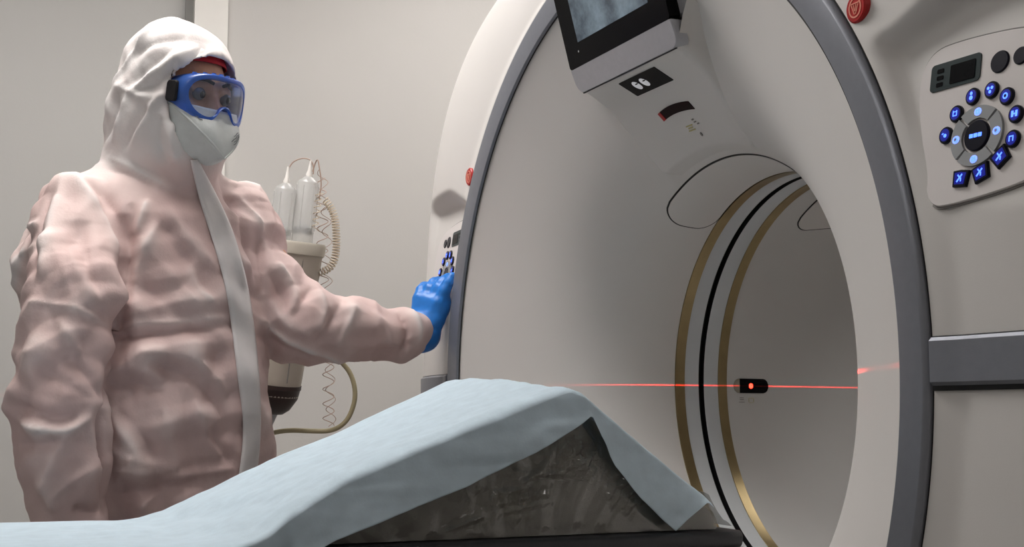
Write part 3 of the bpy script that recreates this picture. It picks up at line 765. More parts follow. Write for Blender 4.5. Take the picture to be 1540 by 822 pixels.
# ------------------------------------------------------------------ contrast injector behind the person
DI = 3.30
IJ = empty('contrast_injector', tuple(np.r_[Wp(396, 600, DI)[:2], 0])); tag(IJ, 'beige contrast injector with two clear syringes and coiled tubes', 'injector')
SC = DI/FPX
base_i = Wp(410, 600, DI); top_i = Wp(441, 362, DI)
axz = (top_i-base_i); LH = np.linalg.norm(axz); axz /= LH
axx = RT-axz*(RT@axz); axx /= np.linalg.norm(axx); axy = np.cross(axz, axx)
AX = (axx, axy, axz)
MB().lathe([(.0, .0), (.055, 0), (.062, .012), (.0655, .05), (.068, .12), (.0725, .25), (.0765, LH-.03)], 48, base_i, AX).build('body', M['tan'], IJ, sharp=50)
MB().lathe([(.076, LH-.034), (.081, LH-.030), (.082, LH-.006), (.079, LH), (.066, LH), (.062, LH-.02), (0, LH-.022)], 48, base_i, AX).build('rim', M['tan2'], IJ, sharp=40)
MB().lathe([(.0, -.035), (.03, -.034), (.045, -.022), (.061, .006), (.0645, .028), (.0665, .03), (.0665, .04)], 40, base_i, AX).build('foot', M['dbrown'], IJ, sharp=40)
b = MB(); g = base_i+axx*.074+axz*.14-axy*.0
b.tube([base_i+axx*.040-axy*.063+axz*k for k in (.05, .15, LH-.04)], .0015, 6); b.build('body_seam', M['print_grey'], IJ)
for k, (px, py0, py1) in enumerate([(427, 352, 282), (461, 350, 272)]):
    S = empty('syringe'); S.parent = IJ; S.matrix_parent_inverse = parent_inv(IJ)
    a0 = Wp(px-7, py0+14, DI-.01+.02*k); a1 = Wp(px+3, py1, DI-.01+.02*k); L = np.linalg.norm(a1-a0); z_ = (a1-a0)/L
    x_ = RT-z_*(RT@z_); x_ /= np.linalg.norm(x_); A2 = (x_, np.cross(z_, x_), z_); rr = .0265
    MB().lathe([(rr, 0), (rr, L-.006), (rr-.003, L), (.010, L+.010), (.006, L+.014), (.006, L+.02)], 32, a0, A2).build('barrel', M['syringe'], S, sharp=40)
    MB().lathe([(.0, .02), (rr-.004, .02), (rr-.004, .036), (.008, .045), (0, .046)], 24, a0, A2).build('plunger', M['petal'], S, sharp=40)
    MB().lathe([(.0075, L+.008), (.0085, L+.016), (.005, L+.026), (.003, L+.05), (.003, L+.052), (0, L+.052)], 20, a0, A2).build('tip', M['trim'], S, sharp=40)
    b = MB()
    for a in range(6):
        t = a*math.pi/3+.3; q = math.cos(t)*A2[0]+math.sin(t)*A2[1]; b.tube([a0+q*(rr+.0008)+z_*.03, a0+q*(rr+.0008)+z_*(L-.012)], .0012, 6)
    b.build('barrel_rib', M['syringe'], S)
tp = [Wp(*q) for q in [(432, 268, DI), (433, 255, DI), (441, 242, DI), (456, 237, DI), (468, 240, DI+.01), (472, 252, DI+.01), (471, 262, DI+.01)]]
MB().tube(smooth_path(tp, 40), .0016, 8).build('link_tube', M['thin'], IJ)
MB().tube(smooth_path([Wp(*q) for q in [(470, 258, DI+.01), (474, 245, DI+.01), (478, 238, DI), (480, 250, DI), (484, 275, DI), (480, 300, DI)]], 40), .0016, 8).build('link_tube', M['thin'], IJ)
def helix(path, rad, turns, r, name, m, n=None, ph=0):
    n = n or int(turns*18); P = smooth_path(path, n); T = np.gradient(P, axis=0); T /= np.linalg.norm(T, axis=1)[:, None]
    a = np.linspace(0, turns*2*np.pi, n)+ph; N = np.cross(T, FW); N /= np.linalg.norm(N, axis=1)[:, None]; B = np.cross(T, N)
    rad = np.broadcast_to(rad, (n,))
    return MB().tube(P+rad[:, None]*(np.cos(a)[:, None]*N+np.sin(a)[:, None]*B), r, 6).build(name, m, IJ)
helix([Wp(*q) for q in [(489, 300, DI), (502, 318, DI), (506, 345, DI), (506, 380, DI), (500, 400, DI), (487, 408, DI), (478, 411, DI)]], .0085, 30, .0017, 'coiled_tube', M['coil'])
helix([Wp(*q) for q in [(480, 268, DI+.02), (486, 330, DI+.02), (484, 400, DI+.02), (490, 470, DI+.02), (494, 540, DI+.02), (494, 640, DI+.02)]], .014, 17, .0011, 'spiral_line', M['thin'])
helix([Wp(*q) for q in [(484, 255, DI+.03), (492, 330, DI+.03), (492, 420, DI+.03), (496, 540, DI+.03), (498, 640, DI+.03)]], .012, 13, .0009, 'spiral_line', M['thin'], ph=2)
helix([Wp(*q) for q in [(480, 290, DI), (476, 320, DI), (474, 345, DI)]], .008, 6, .0012, 'spiral_line', M['coil'])
hp = [Wp(*q) for q in [(380, 664, DI+.08), (400, 653, DI+.06), (430, 646, DI+.05), (470, 648, DI+.05), (500, 648, DI+.05), (522, 634, DI+.05), (534, 605, DI+.05), (534, 580, DI+.05), (526, 558, DI+.05), (514, 545, DI+.04), (495, 520, DI+.02), (470, 500, DI), (440, 490, DI)]]
MB().tube(smooth_path(hp, 70), .0062, 12).build('hose', M['hose'], IJ)
ipole = Wp(396, 640, DI)
MB().tube([(ipole[0], ipole[1], .06), (ipole[0], ipole[1], ipole[2]-.01), tuple(base_i-axz*.03)], .018, 16).build('pole', M['silver'], IJ)
b = MB().lathe([(0, .09), (.04, .085), (.05, .07), (.24, .045), (.25, .03), (.25, 0)], 40, (ipole[0], ipole[1], 0)); b.build('pole_base', M['silver'], IJ, sharp=40)

# ---- PERSON

# ------------------------------------------------------------------ person in protective coveralls
def surface_nets(f, org, h):
    s = f < 0
    nx, ny, nz = f.shape
    c = [s[dx:nx-1+dx, dy:ny-1+dy, dz:nz-1+dz] for dx in (0, 1) for dy in (0, 1) for dz in (0, 1)]
    cnt = sum(k.astype(np.int8) for k in c)
    mix = (cnt > 0) & (cnt < 8)
    idx = np.argwhere(mix); ids = np.full(mix.shape, -1, np.int32); ids[mix] = np.arange(len(idx))
    off = np.array([(dx, dy, dz) for dx in (0, 1) for dy in (0, 1) for dz in (0, 1)])
    vals = np.stack([f[idx[:, 0]+o[0], idx[:, 1]+o[1], idx[:, 2]+o[2]] for o in off], 1)
    acc = np.zeros((len(idx), 3)); n = np.zeros(len(idx))
    for a in range(8):
        for b in range(a+1, 8):
            if np.abs(off[a]-off[b]).sum() != 1: continue
            m = (vals[:, a] < 0) != (vals[:, b] < 0)
            t = np.where(m, vals[:, a]/(vals[:, a]-vals[:, b]+1e-12), 0)[:, None]
            p = off[a]+(off[b]-off[a])*t
            acc += np.where(m[:, None], p, 0); n += m
    V = (idx+acc/n[:, None])*h+org
    F = []
    for ax in range(3):
        o1, o2 = (ax+1) % 3, (ax+2) % 3
        sl0 = [slice(None)]*3; sl1 = [slice(None)]*3; sl0[ax] = slice(0, -1); sl1[ax] = slice(1, None)
        d = s[tuple(sl0)].astype(np.int8)-s[tuple(sl1)].astype(np.int8)
        e = np.argwhere(d != 0)
        e = e[(e[:, o1] > 0) & (e[:, o2] > 0) & (e[:, o1] < f.shape[o1]-1) & (e[:, o2] < f.shape[o2]-1)]
        sg = d[e[:, 0], e[:, 1], e[:, 2]]
        def cid(a, b):
            q = e.copy(); q[:, o1] -= a; q[:, o2] -= b; return ids[q[:, 0], q[:, 1], q[:, 2]]
        q = np.stack([cid(1, 1), cid(0, 1), cid(0, 0), cid(1, 0)], 1)
        q[sg < 0] = q[sg < 0][:, ::-1]
        F.append(q)
    return V, np.concatenate(F)

class Field:
    def __init__(s, lo, hi, h):
        s.lo = np.array(lo, float); s.h = h; s.n = np.ceil((np.array(hi)-s.lo)/h).astype(int)+1
        s.f = np.full(s.n, .2, np.float32)
    def sl(s, lo, hi):
        a = np.clip(np.floor((np.array(lo)-s.lo)/s.h).astype(int), 0, s.n); b = np.clip(np.ceil((np.array(hi)-s.lo)/s.h).astype(int)+1, 0, s.n)
        g = [s.lo[k]+np.arange(a[k], b[k])*s.h for k in range(3)]
        X, Y, Z = np.meshgrid(*g, indexing='ij')
        return (slice(a[0], b[0]), slice(a[1], b[1]), slice(a[2], b[2])), X, Y, Z
    def put(s, lo, hi, fn, k=.03, op='u'):
        i, X, Y, Z = s.sl(np.array(lo)-k-.02, np.array(hi)+k+.02)
        if X.size == 0: return
        d = fn(X, Y, Z); f = s.f[i]
        if op == 'u':
            hh = np.maximum(k-np.abs(f-d), 0)/k; s.f[i] = np.minimum(f, d)-hh*hh*k*.25
        else:
            hh = np.maximum(k-np.abs(f+d), 0)/k; s.f[i] = np.maximum(f, -d)+hh*hh*k*.25
    def cap(s, a, b, ra, rb, k=.03, op='u', flat=None):
        a, b = np.array(a, float), np.array(b, float); r = max(ra, rb)
        def fn(X, Y, Z):
            dx, dy, dz = b-a; t = ((X-a[0])*dx+(Y-a[1])*dy+(Z-a[2])*dz)/(dx*dx+dy*dy+dz*dz); t = np.clip(t, 0, 1)
            return np.sqrt((X-a[0]-t*dx)**2+(Y-a[1]-t*dy)**2+(Z-a[2]-t*dz)**2)-(ra+(rb-ra)*t)
        s.put(np.minimum(a, b)-r, np.maximum(a, b)+r, fn, k, op)
    def chain(s, pts, rad, k=.03, op='u'):
        for i in range(len(pts)-1): s.cap(pts[i], pts[i+1], rad[i], rad[i+1], k, op)
    def ell(s, c, axes, r, k=.03, op='u'):
        c = np.array(c, float); A = np.array(axes, float); r = np.array(r, float); R = r.max()
        def fn(X, Y, Z):
            q = [((X-c[0])*A[j, 0]+(Y-c[1])*A[j, 1]+(Z-c[2])*A[j, 2])/r[j] for j in range(3)]
            k0 = np.sqrt(q[0]**2+q[1]**2+q[2]**2); k1 = np.sqrt((q[0]/r[0])**2+(q[1]/r[1])**2+(q[2]/r[2])**2)+1e-9
            return k0*(k0-1)/k1
        s.put(c-R, c+R, fn, k, op)
    def mesh(s): return surface_nets(s.f, s.lo, s.h)

def lap(V, F, it=2, lam=.5):
    E = np.concatenate([F[:, [0, 1]], F[:, [1, 2]], F[:, [2, 3]], F[:, [3, 0]]])
    for _ in range(it):
        acc = np.zeros_like(V); n = np.zeros(len(V))
        np.add.at(acc, E[:, 0], V[E[:, 1]]); np.add.at(n, E[:, 0], 1); np.add.at(acc, E[:, 1], V[E[:, 0]]); np.add.at(n, E[:, 1], 1)
        V = V+lam*(acc/n[:, None]-V)
    return V

def vnormals(V, F):
    n = np.cross(V[F[:, 2]]-V[F[:, 0]], V[F[:, 3]]-V[F[:, 1]]); N = np.zeros_like(V)
    for k in range(4): np.add.at(N, F[:, k], n)
    return N/(np.linalg.norm(N, axis=1)[:, None]+1e-12)

Zu = np.array([0, 0, 1.0])
A_ = np.array([RT[0], RT[1], 0]); B_ = -np.array([FW[0], FW[1], 0]); B_ /= np.linalg.norm(B_)
def facing(deg):   # forward and left vectors for a body turned deg to picture-right from the camera
    t = math.radians(deg); return math.cos(t)*B_+math.sin(t)*A_, math.cos(t)*A_-math.sin(t)*B_
DP = 2.62
FB, LB = facing(40)
root2 = Wp(236, 600, DP)[:2]
def body(u, v, z): return np.r_[root2, 0]+u*LB+v*FB+z*Zu
PE = empty('person', (root2[0], root2[1], 0)); tag(PE, 'person in pinkish white hooded coverall, goggles and mask touching the scanner panel', 'person')

# head frame
F0, LH_ = facing(55)
pit = math.radians(-9); FH = math.cos(pit)*F0+math.sin(pit)*Zu; UH = np.cross(FH, LH_); UH /= np.linalg.norm(UH)
if UH[2] < 0: UH = -UH
HC = Wp(275, 149, DP)
def head(l, f, u): return HC+l*LH_+f*FH+u*UH
HA = (LH_, FH, UH)

SHR, SHL = body(-.180, -.005, 1.325), body(.188, -.005, 1.335)       # shoulder joints (right arm is nearer the camera)
ELR, WRR = Wp(86, 600, 2.34), Wp(108, 800, 2.33)
ELL, WRL = Wp(452, 486, 2.735), Wp(622, 503, 2.815)
HB_L0 = Wp(634, 506, 2.835)
HIPR, HIPL = body(-.095, 0, .86), body(.095, 0, .86)

# ---- skin body: one continuous figure
lo = np.minimum(np.min([ELR, WRR, ELL, WRL, body(-.3, -.3, 0), body(.3, .3, 0)], 0), [9, 9, 0])-.12; lo[2] = 0.0
hi = np.max([ELR, WRR, ELL, WRL, SHL, SHR, body(.2, .2, 0), body(-.2, -.2, 0)], 0)+.14; hi[2] = 1.76
bf = Field(lo, hi, .0052)
def torso_fn(zs, aw, bd, cv, ex=2.2):
    def fn(X, Y, Z):
        dx, dy = X-root2[0], Y-root2[1]; u = dx*LB[0]+dy*LB[1]; v = dx*FB[0]+dy*FB[1]-np.interp(Z, zs, cv)
        a, b_ = np.interp(Z, zs, aw), np.interp(Z, zs, bd)
        q = (np.abs(u/a)**ex+np.abs(v/b_)**ex)**(1/ex); d = (q-1)*np.minimum(a, b_)
        return np.maximum(d, np.maximum(zs[0]-Z, Z-zs[-1]))
    return fn
bf.put(body(-.3, -.3, .78).clip(-9, 9)*0+lo*[1, 1, 0]+[0, 0, .78], hi*[1, 1, 0]+[0, 0, 1.42], torso_fn(np.array([.78, .9, 1.05, 1.2, 1.34, 1.42]), np.array([.15, .165, .135, .15, .165, .06]), np.array([.1, .11, .095, .105, .10, .05]), np.array([0, 0, .01, .01, 0, 0.])), .02)
bf.chain([SHR, ELR, WRR], [.05, .042, .03], .03); bf.chain([SHL, ELL, WRL, HB_L0], [.05, .042, .025, .022], .03)
for hp_, sx in ((HIPR, -1), (HIPL, 1)):
    kn, an = body(sx*.1, .01, .47), body(sx*.105, -.02, .09)
    bf.chain([hp_, kn, an], [.085, .06, .042], .03); bf.cap(body(sx*.105, -.03, .045), body(sx*.125, .13, .035), .04, .03, .03)
bf.cap(body(0, -.02, 1.38), head(0, -.03, -.08), .06, .055, .03)
bf.ell(head(0, -.012, .022), HA, (.076, .098, .10), .02)
bf.ell(head(0, .028, -.058), HA, (.056, .066, .066), .04)
bf.cap(head(0, .086, .008), head(0, .103, -.030), .009, .012, .014)          # nose
bf.ell(head(.013, .093, -.034), HA, (.009, .010, .008), .008); bf.ell(head(-.013, .093, -.034), HA, (.009, .010, .008), .008)
for sx in (-1, 1): bf.cap(head(sx*.019, .091, .0125), head(sx*.048, .081, .0105), .0055, .005, .006)
for sx in (-1, 1):
    bf.ell(head(sx*.033, .101, .006), HA, (.019, .016, .013), .012, 's')       # eye sockets
    bf.cap(head(sx*.012, .088, .026), head(sx*.05, .072, .024), .008, .007, .012)   # brow
    bf.ell(head(sx*.04, .07, -.03), HA, (.022, .022, .02), .02)               # cheek bone
    bf.ell(head(sx*.078, -.008, -.008), HA, (.010, .020, .032), .008)          # ear
bf.ell(head(0, .092, -.066), HA, (.024, .012, .006), .006); bf.ell(head(0, .09, -.075), HA, (.021, .012, .006), .006)
bf.ell(head(0, .08, -.1), HA, (.022, .018, .016), .02)
def hand_shape(fld, wrist, d, n, th, k=.006, grow=0.0, curl=.25, spread=1.0, sc=1.0, tb=1.0, tn=1.0, stub=True):
    """d = direction of the fingers, n = normal out of the back of the hand, th = thumb side direction"""
    d, n, th = [np.array(q, float)/np.linalg.norm(q) for q in (d, n, th)]
    P = lambda a, b_, c: wrist+sc*(a*d+b_*th+c*n)
    if stub: fld.chain([P(-.03, 0, 0), P(.01, 0, 0)], [.030+grow, .028+grow], .02)
    for b0, b1, r in ((-.018, -.030, .014), (-.006, -.011, .0145), (.006, .009, .0145), (.016, .029, .0145)):
        fld.cap(P(.005, b0, 0), P(.088, b1, .002), r+grow, .0125+grow, .014)
    tips = []
    for i, (b0, L) in enumerate(((.030, .072), (.010, .080), (-.011, .074), (-.030, .058))):
        c = curl if np.isscalar(curl) else curl[i]
        L = L*sc
        p = P(.088, b0, .002); ang = 0; seg = [p]; sp = b0*2.2*spread
        for s_, q in ((.45, c*.7), (.30, c*1.2), (.25, c*.9)):
            ang += q; p = p+L*s_*((math.cos(ang)*d-math.sin(ang)*n)*math.cos(sp)+math.sin(sp)*th); seg.append(p)
        fld.chain(seg, [.0100+grow, .0092+grow, .0085+grow, .0074+grow], k); tips.append(seg[-1])
    seg = [P(.012, .020, -.006*tn), P(.045, .046*tb, -.016*tn), P(.075, .056*tb, -.024*tn), P(.098, .058*tb, -.034*tn)]
    fld.chain(seg, [.016+grow, .0125+grow, .0108+grow, .009+grow], .010)
    return tips
HB_L = Wp(634, 506, 2.835); AIM_L = np.array([-0.7560, -0.0201, 1.2506])
hdir_l = AIM_L-HB_L; hdir_l /= np.linalg.norm(hdir_l)
# back of the left hand faces the camera, thumb on the panel side
nb_l = (-FW*.80-RT*.45+.15*UP); nb_l -= hdir_l*(nb_l@hdir_l); nb_l /= np.linalg.norm(nb_l); th_l = np.cross(nb_l, hdir_l)
if th_l@RT < 0: th_l = -th_l
CURL_L = [.08, .30, .40, .5]; HKW = dict(curl=CURL_L, spread=2.6, sc=.88, tb=.66, tn=.3, stub=False)
hand_shape(bf, HB_L, hdir_l, nb_l, th_l, **HKW)
hdir_r = (WRR-ELR)/np.linalg.norm(WRR-ELR); nb_r = -A_-.3*B_; nb_r -= hdir_r*(nb_r@hdir_r); nb_r /= np.linalg.norm(nb_r); th_r = np.cross(nb_r, hdir_r); th_r *= np.sign(th_r@FB)
hand_shape(bf, WRR+hdir_r*.01, hdir_r, nb_r, th_r, curl=.3)
V, F = bf.mesh(); V = lap(V, F, 2, .35)
mobj('body', V, F, M['skin'], PE)

# eyes and brows
for sx in (-1, 1):
    b = MB(); c = head(sx*.033, .0835, .006); look = FH*.95-UH*.15+LH_*.05; look /= np.linalg.norm(look)
    x_ = np.cross(look, Zu); x_ /= np.linalg.norm(x_); AX2 = (x_, np.cross(look, x_), look)
    pr = [(.0125*math.sin(t), .0125*math.cos(t)) for t in np.linspace(math.pi, .58, 14)]; b.lathe(pr, 24, c, AX2, 0)
    pr = [(.0127*math.sin(t), .0127*math.cos(t)) for t in np.linspace(.6, 0.0, 6)]; b.lathe(pr, 24, c, AX2, 1)
    b.build('eye', [M['eyew'], M['iris']], PE, sharp=None)
    e = smooth_path([head(sx*.012, .0985, .029), head(sx*.03, .093, .036), head(sx*.052, .078, .029)], 12)
    MB().tube(e, np.interp(np.arange(12), [0, 5, 11], [.0035, .0042, .0015]), 8).build('eyebrow', M['brow'], PE)

# ---- gloves
gl = Field(np.min([WRL, Wp(690, 400, 3.0), Wp(620, 400, 2.8)], 0)-.12, np.max([WRL, Wp(690, 400, 3.0), Wp(690, 520, 2.85)], 0)+.12, .0032)
tips = hand_shape(gl, HB_L, hdir_l, nb_l, th_l, grow=.0026, **HKW)
gl.chain([HB_L+hdir_l*.022, HB_L+hdir_l*.002, HB_L+(Wp(608, 502, 2.80)-HB_L)*.5, Wp(608, 502, 2.80)], [.027, .031, .033, .034], .02)
V, F = gl.mesh(); V = lap(V, F, 2, .4); N = vnormals(V, F)
V = V+N*(.0009*vnoise(V*90))[:, None]
tag(mobj('glove', V, F, M['glove'], PE), 'blue nitrile glove')
gl = Field(WRR-.13+[0, 0, -.1], WRR+.13, .004)
hand_shape(gl, WRR+hdir_r*.01, hdir_r, nb_r, th_r, grow=.0016, curl=.3)
V, F = gl.mesh(); V = lap(V, F, 2, .4)
mobj('glove', V, F, M['glove'], PE)

# ---- coverall: one continuous baggy suit with hood
cf = Field(lo-[.08, .08, 0], hi+[.06, .06, .06], .0052)
zs = np.array([.70, .80, .92, 1.02, 1.12, 1.22, 1.32, 1.38, 1.43])
cf.put(np.r_[lo[:2]-.08, .70], np.r_[hi[:2]+.06, 1.43], torso_fn(zs, np.array([.205, .215, .216, .210, .204, .202, .190, .150, .075]), np.array([.17, .178, .180, .176, .168, .160, .145, .115, .07]),
       np.array([.012, .016, .02, .018, .012, .008, .0, -.008, -.01]), 2.3), .02)
# legs and overshoes
for hp_, sx in ((HIPR, -1), (HIPL, 1)):
    kn, an = body(sx*.105, .01, .47), body(sx*.11, -.02, .11)
    cf.chain([hp_, kn, an], [.125, .10, .075], .05); cf.cap(body(sx*.11, -.04, .06), body(sx*.125, .15, .05), .06, .048, .04)
# sleeves
m1 = Wp(113, 440, 2.40)
cf.chain([SHR+[0, 0, -.005], m1+A_*.0, ELR, (ELR+WRR)/2, WRR, WRR+hdir_r*.02], [.076, .084, .081, .078, .062, .052], .006)
cf.chain([body(.15, 0, 1.345), SHL+[0, 0, -.005], Wp(384, 425, 2.735), ELL, (ELL+WRL)/2+[0, 0, .0], Wp(600, 504, 2.80), Wp(621, 499, 2.815)], [.07, .072, .076, .078, .060, .047, .0435], .03)
# yoke and collar
cf.cap(body(-.15, -.005, 1.335), body(0, -.02, 1.42), .06, .062, .05); cf.cap(body(.15, -.005, 1.35), body(0, -.02, 1.42), .06, .062, .05)
cf.chain([body(0, -.01, 1.40), head(0, -.022, -.10)], [.085, .080], .04)
cf.cap(body(.0, .05, 1.38), head(0, .03, -.145), .05, .046, .03)
# slack cloth on the back
cf.chain([body(-.130, -.085, 1.33), body(-.165, -.118, 1.24), body(-.160, -.112, 1.14)], [.042, .060, .050], .08)
# hood
cf.ell(head(0, -.015, .026), HA, (.100, .124, .124), .03)
cf.ell(head(0, -.068, .066), HA, (.078, .085, .092), .03)
cf.ell(head(-.005, -.078, -.065), HA, (.092, .082, .135), .04)
cf.ell(head(0, .004, -.06), HA, (.100, .110, .105), .04)
# opening round the face
def face_cut(X, Y, Z):
    dx, dy, dz = X-HC[0], Y-HC[1], Z-HC[2]
    l = dx*LH_[0]+dy*LH_[1]+dz*LH_[2]; f = dx*FH[0]+dy*FH[1]+dz*FH[2]; u = dx*UH[0]+dy*UH[1]+dz*UH[2]
    fr = .056+.50*np.maximum(u, 0)+.42*np.maximum(-u-.025, 0)
    d = (fr-f)*.85
    return np.maximum(d, np.maximum(-.122-u-.35*(f-.05), u-.086))
cf.put(HC-.22, HC+.22, face_cut, .010, 's')
cf.ell(head(0, .012, .015), HA, (.086, .105, .096), .008, 's')
cf.ell(head(0, .030, -.060), HA, (.078, .085, .075), .008, 's')
V, F = cf.mesh(); V = lap(V, F, 2, .5)
bvh = BVHTree.FromPolygons([tuple(v) for v in V], [tuple(map(int, f)) for f in F])
def cast(px, py):
    d = ray(px, py); h = bvh.ray_cast(Vector(CAM), Vector(d), 6.0)
    return np.array(h[0]) if h[0] is not None else None
# folds: (pixel path, height, width, whiteness)
FOLDS = [
 ([(178, 493), (215, 488), (262, 485), (345, 477)], .011, .010, .7), ([(182, 505), (262, 496), (345, 489)], -.010, .012, 0),
 ([(186, 320), (196, 362), (192, 420), (180, 490), (164, 560), (151, 625), (156, 690), (161, 775)], -.022, .013, 0),
 ([(222, 300), (210, 330), (203, 350)], .011, .009, .6), ([(199, 305), (200, 340), (199, 372)], -.012, .010, .2), ([(238, 335), (215, 372), (199, 425)], .011, .012, .4),
 ([(238, 338), (262, 352), (290, 395)], -.008, .016, 0), ([(250, 310), (285, 370), (312, 395)], .008, .014, .1), ([(205, 430), (245, 445), (285, 425)], -.008, .018, 0),
 ([(210, 470), (250, 455), (300, 450), (335, 460)], .008, .016, .1), ([(285, 395), (300, 440), (320, 455)], .006, .008, .4),
 ([(220, 546), (265, 553), (300, 570), (330, 612), (346, 655)], -.014, .016, 0), ([(205, 530), (262, 533), (308, 548), (345, 595)], .013, .018, .1),
 ([(154, 580), (200, 570), (245, 592)], -.014, .014, 0), ([(165, 560), (210, 552), (250, 572)], .010, .014, 0), ([(148, 602), (180, 645), (212, 692)], .009, .012, .2), ([(175, 615), (215, 655), (238, 690)], -.008, .012, 0),
 ([(315, 640), (330, 670), (348, 695)], -.012, .013, 0), ([(290, 600), (310, 650), (330, 690)], .010, .014, 0), ([(165, 660), (175, 690), (250, 700)], .008, .012, .1),
 ([(160, 750), (205, 735), (250, 735), (300, 722)], -.013, .014, 0), ([(240, 722), (300, 712), (352, 704)], .011, .010, 0), ([(205, 770), (235, 742), (262, 728)], .010, .010, 0), ([(170, 705), (230, 715), (270, 700)], .008, .012, 0),
 ([(8, 622), (45, 640), (90, 651), (118, 640), (137, 624)], .016, .010, .5), ([(12, 606), (60, 622), (100, 632), (132, 612)], -.014, .014, 0), ([(20, 668), (60, 668), (95, 662)], -.010, .014, 0),
 ([(95, 655), (75, 700), (62, 740)], .009, .012, .2), ([(135, 630), (152, 690), (158, 740)], .008, .010, .2), ([(70, 755), (110, 720), (150, 700)], .009, .014, .2), ([(110, 765), (135, 770), (158, 765)], -.014, .010, 0), ([(80, 770), (70, 740), (64, 720)], .008, .01, .2),
 ([(115, 530), (138, 575), (150, 602)], -.010, .012, 0), ([(85, 478), (115, 525), (140, 560)], .010, .012, .1), ([(30, 455), (80, 455), (130, 470), (180, 494)], .007, .006, .3), ([(60, 560), (95, 575), (140, 600)], -.008, .016, 0), ([(40, 530), (80, 545), (110, 570)], .008, .016, 0),
 ([(130, 272), (160, 300), (180, 332), (190, 380)], -.012, .014, 0), ([(112, 262), (140, 305), (165, 350), (180, 400)], .010, .014, .2), ([(95, 265), (75, 330), (62, 420)], .010, .014, .5), ([(75, 290), (55, 350), (52, 420)], -.010, .010, .1), ([(55, 335), (35, 348), (22, 355)], .010, .010, .8), ([(52, 360), (30, 395), (26, 430)], .008, .012, .7),
 ([(150, 232), (185, 245), (225, 268), (262, 285)], .008, .010, .5), ([(160, 252), (200, 262), (235, 282)], -.007, .010, 0), ([(125, 330), (130, 380), (150, 440)], -.008, .018, 0), ([(100, 360), (120, 420), (165, 470)], .007, .016, 0),
 ([(305, 275), (340, 330), (362, 400), (372, 450)], .005, .012, 0), ([(330, 275), (358, 315), (378, 370), (385, 430)], -.010, .012, 0), ([(352, 285), (385, 330), (402, 375)], .009, .012, .2),
 ([(395, 350), (392, 400), (398, 440)], -.014, .012, 0), ([(400, 405), (425, 440), (430, 475)], -.012, .012, 0), ([(415, 395), (440, 425), (450, 455)], .012, .011, .5), ([(470, 430), (452, 455), (440, 480)], -.012, .011, 0), ([(478, 436), (492, 465), (480, 500)], .011, .010, .5), ([(515, 452), (500, 480), (470, 520)], -.009, .012, 0), ([(535, 462), (520, 495), (505, 520)], .009, .010, .3), ([(410, 455), (430, 490), (470, 505)], .010, .012, .2),
 ([(388, 482), (420, 503), (470, 530), (520, 540)], .009, .007, .8), ([(388, 500), (430, 522), (480, 542)], -.008, .008, 0), ([(560, 470), (590, 490), (585, 530)], .007, .012, .2), ([(600, 468), (614, 490), (612, 515), (598, 540)], -.014, .008, 0), ([(618, 468), (632, 492), (628, 520)], .008, .010, .7), ([(560, 530), (600, 525), (640, 512)], -.006, .012, 0),
 ([(240, 32), (208, 62), (180, 105), (165, 145)], .009, .010, .5), ([(300, 68), (255, 95), (215, 122), (192, 140)], .010, .010, .6), ([(322, 75), (280, 108), (245, 140), (225, 165)], .008, .009, .5), ([(262, 75), (225, 95), (195, 125)], -.010, .014, .2), ([(278, 100), (240, 122), (205, 140)], -.008, .010, .2),
 ([(192, 140), (180, 180), (172, 215)], .009, .010, .6), ([(178, 140), (168, 180), (158, 210)], -.010, .010, .2), ([(245, 140), (215, 180), (198, 222)], .009, .011, .5), ([(222, 160), (200, 190), (185, 225)], -.010, .011, .1), ([(262, 175), (255, 210), (268, 242)], .008, .010, .5), ([(240, 175), (236, 210), (250, 248)], -.009, .012, .2), ([(200, 80), (232, 62), (280, 58)], -.007, .012, .1), ([(175, 128), (215, 148), (250, 140)], .005, .006, .4),
]
N = vnormals(V, F)
disp = np.zeros(len(V)); white = np.zeros(len(V))
for path, amp, wd, wh in FOLDS:
    pts = [cast(*q) for q in smooth_path(path, 10)]; pts = [q for q in pts if q is not None]
    if len(pts) < 2: continue
    P = np.array(pts); d2 = np.full(len(V), 9.0); tp_ = np.zeros(len(V))
    box = np.all((V > P.min(0)-.07) & (V < P.max(0)+.07), axis=1); Vb = V[box]; db = np.full(len(Vb), 9.0); tb = np.zeros(len(Vb))
    for i in range(len(P)-1):
        a, b_ = P[i], P[i+1]; e = b_-a
        if np.linalg.norm(e) > .12: continue
        t = np.clip(((Vb-a)@e)/(e@e+1e-12), 0, 1); q = np.linalg.norm(Vb-a-t[:, None]*e, axis=1)
        m = q < db; db[m] = q[m]; tb[m] = (i+t[m])/(len(P)-1)
    end = np.clip(np.minimum(tb, 1-tb)*5, 0, 1)**.6*.85+.15
    g = np.exp(-(db/wd)**2)*.35+np.exp(-np.abs(db)/(wd*.85))*.65; g = np.where(db > 8, 0, g)
    disp[box] += amp*g*end; white[box] = np.maximum(white[box], wh*np.exp(-(db/(wd*1.3))**2)*end)
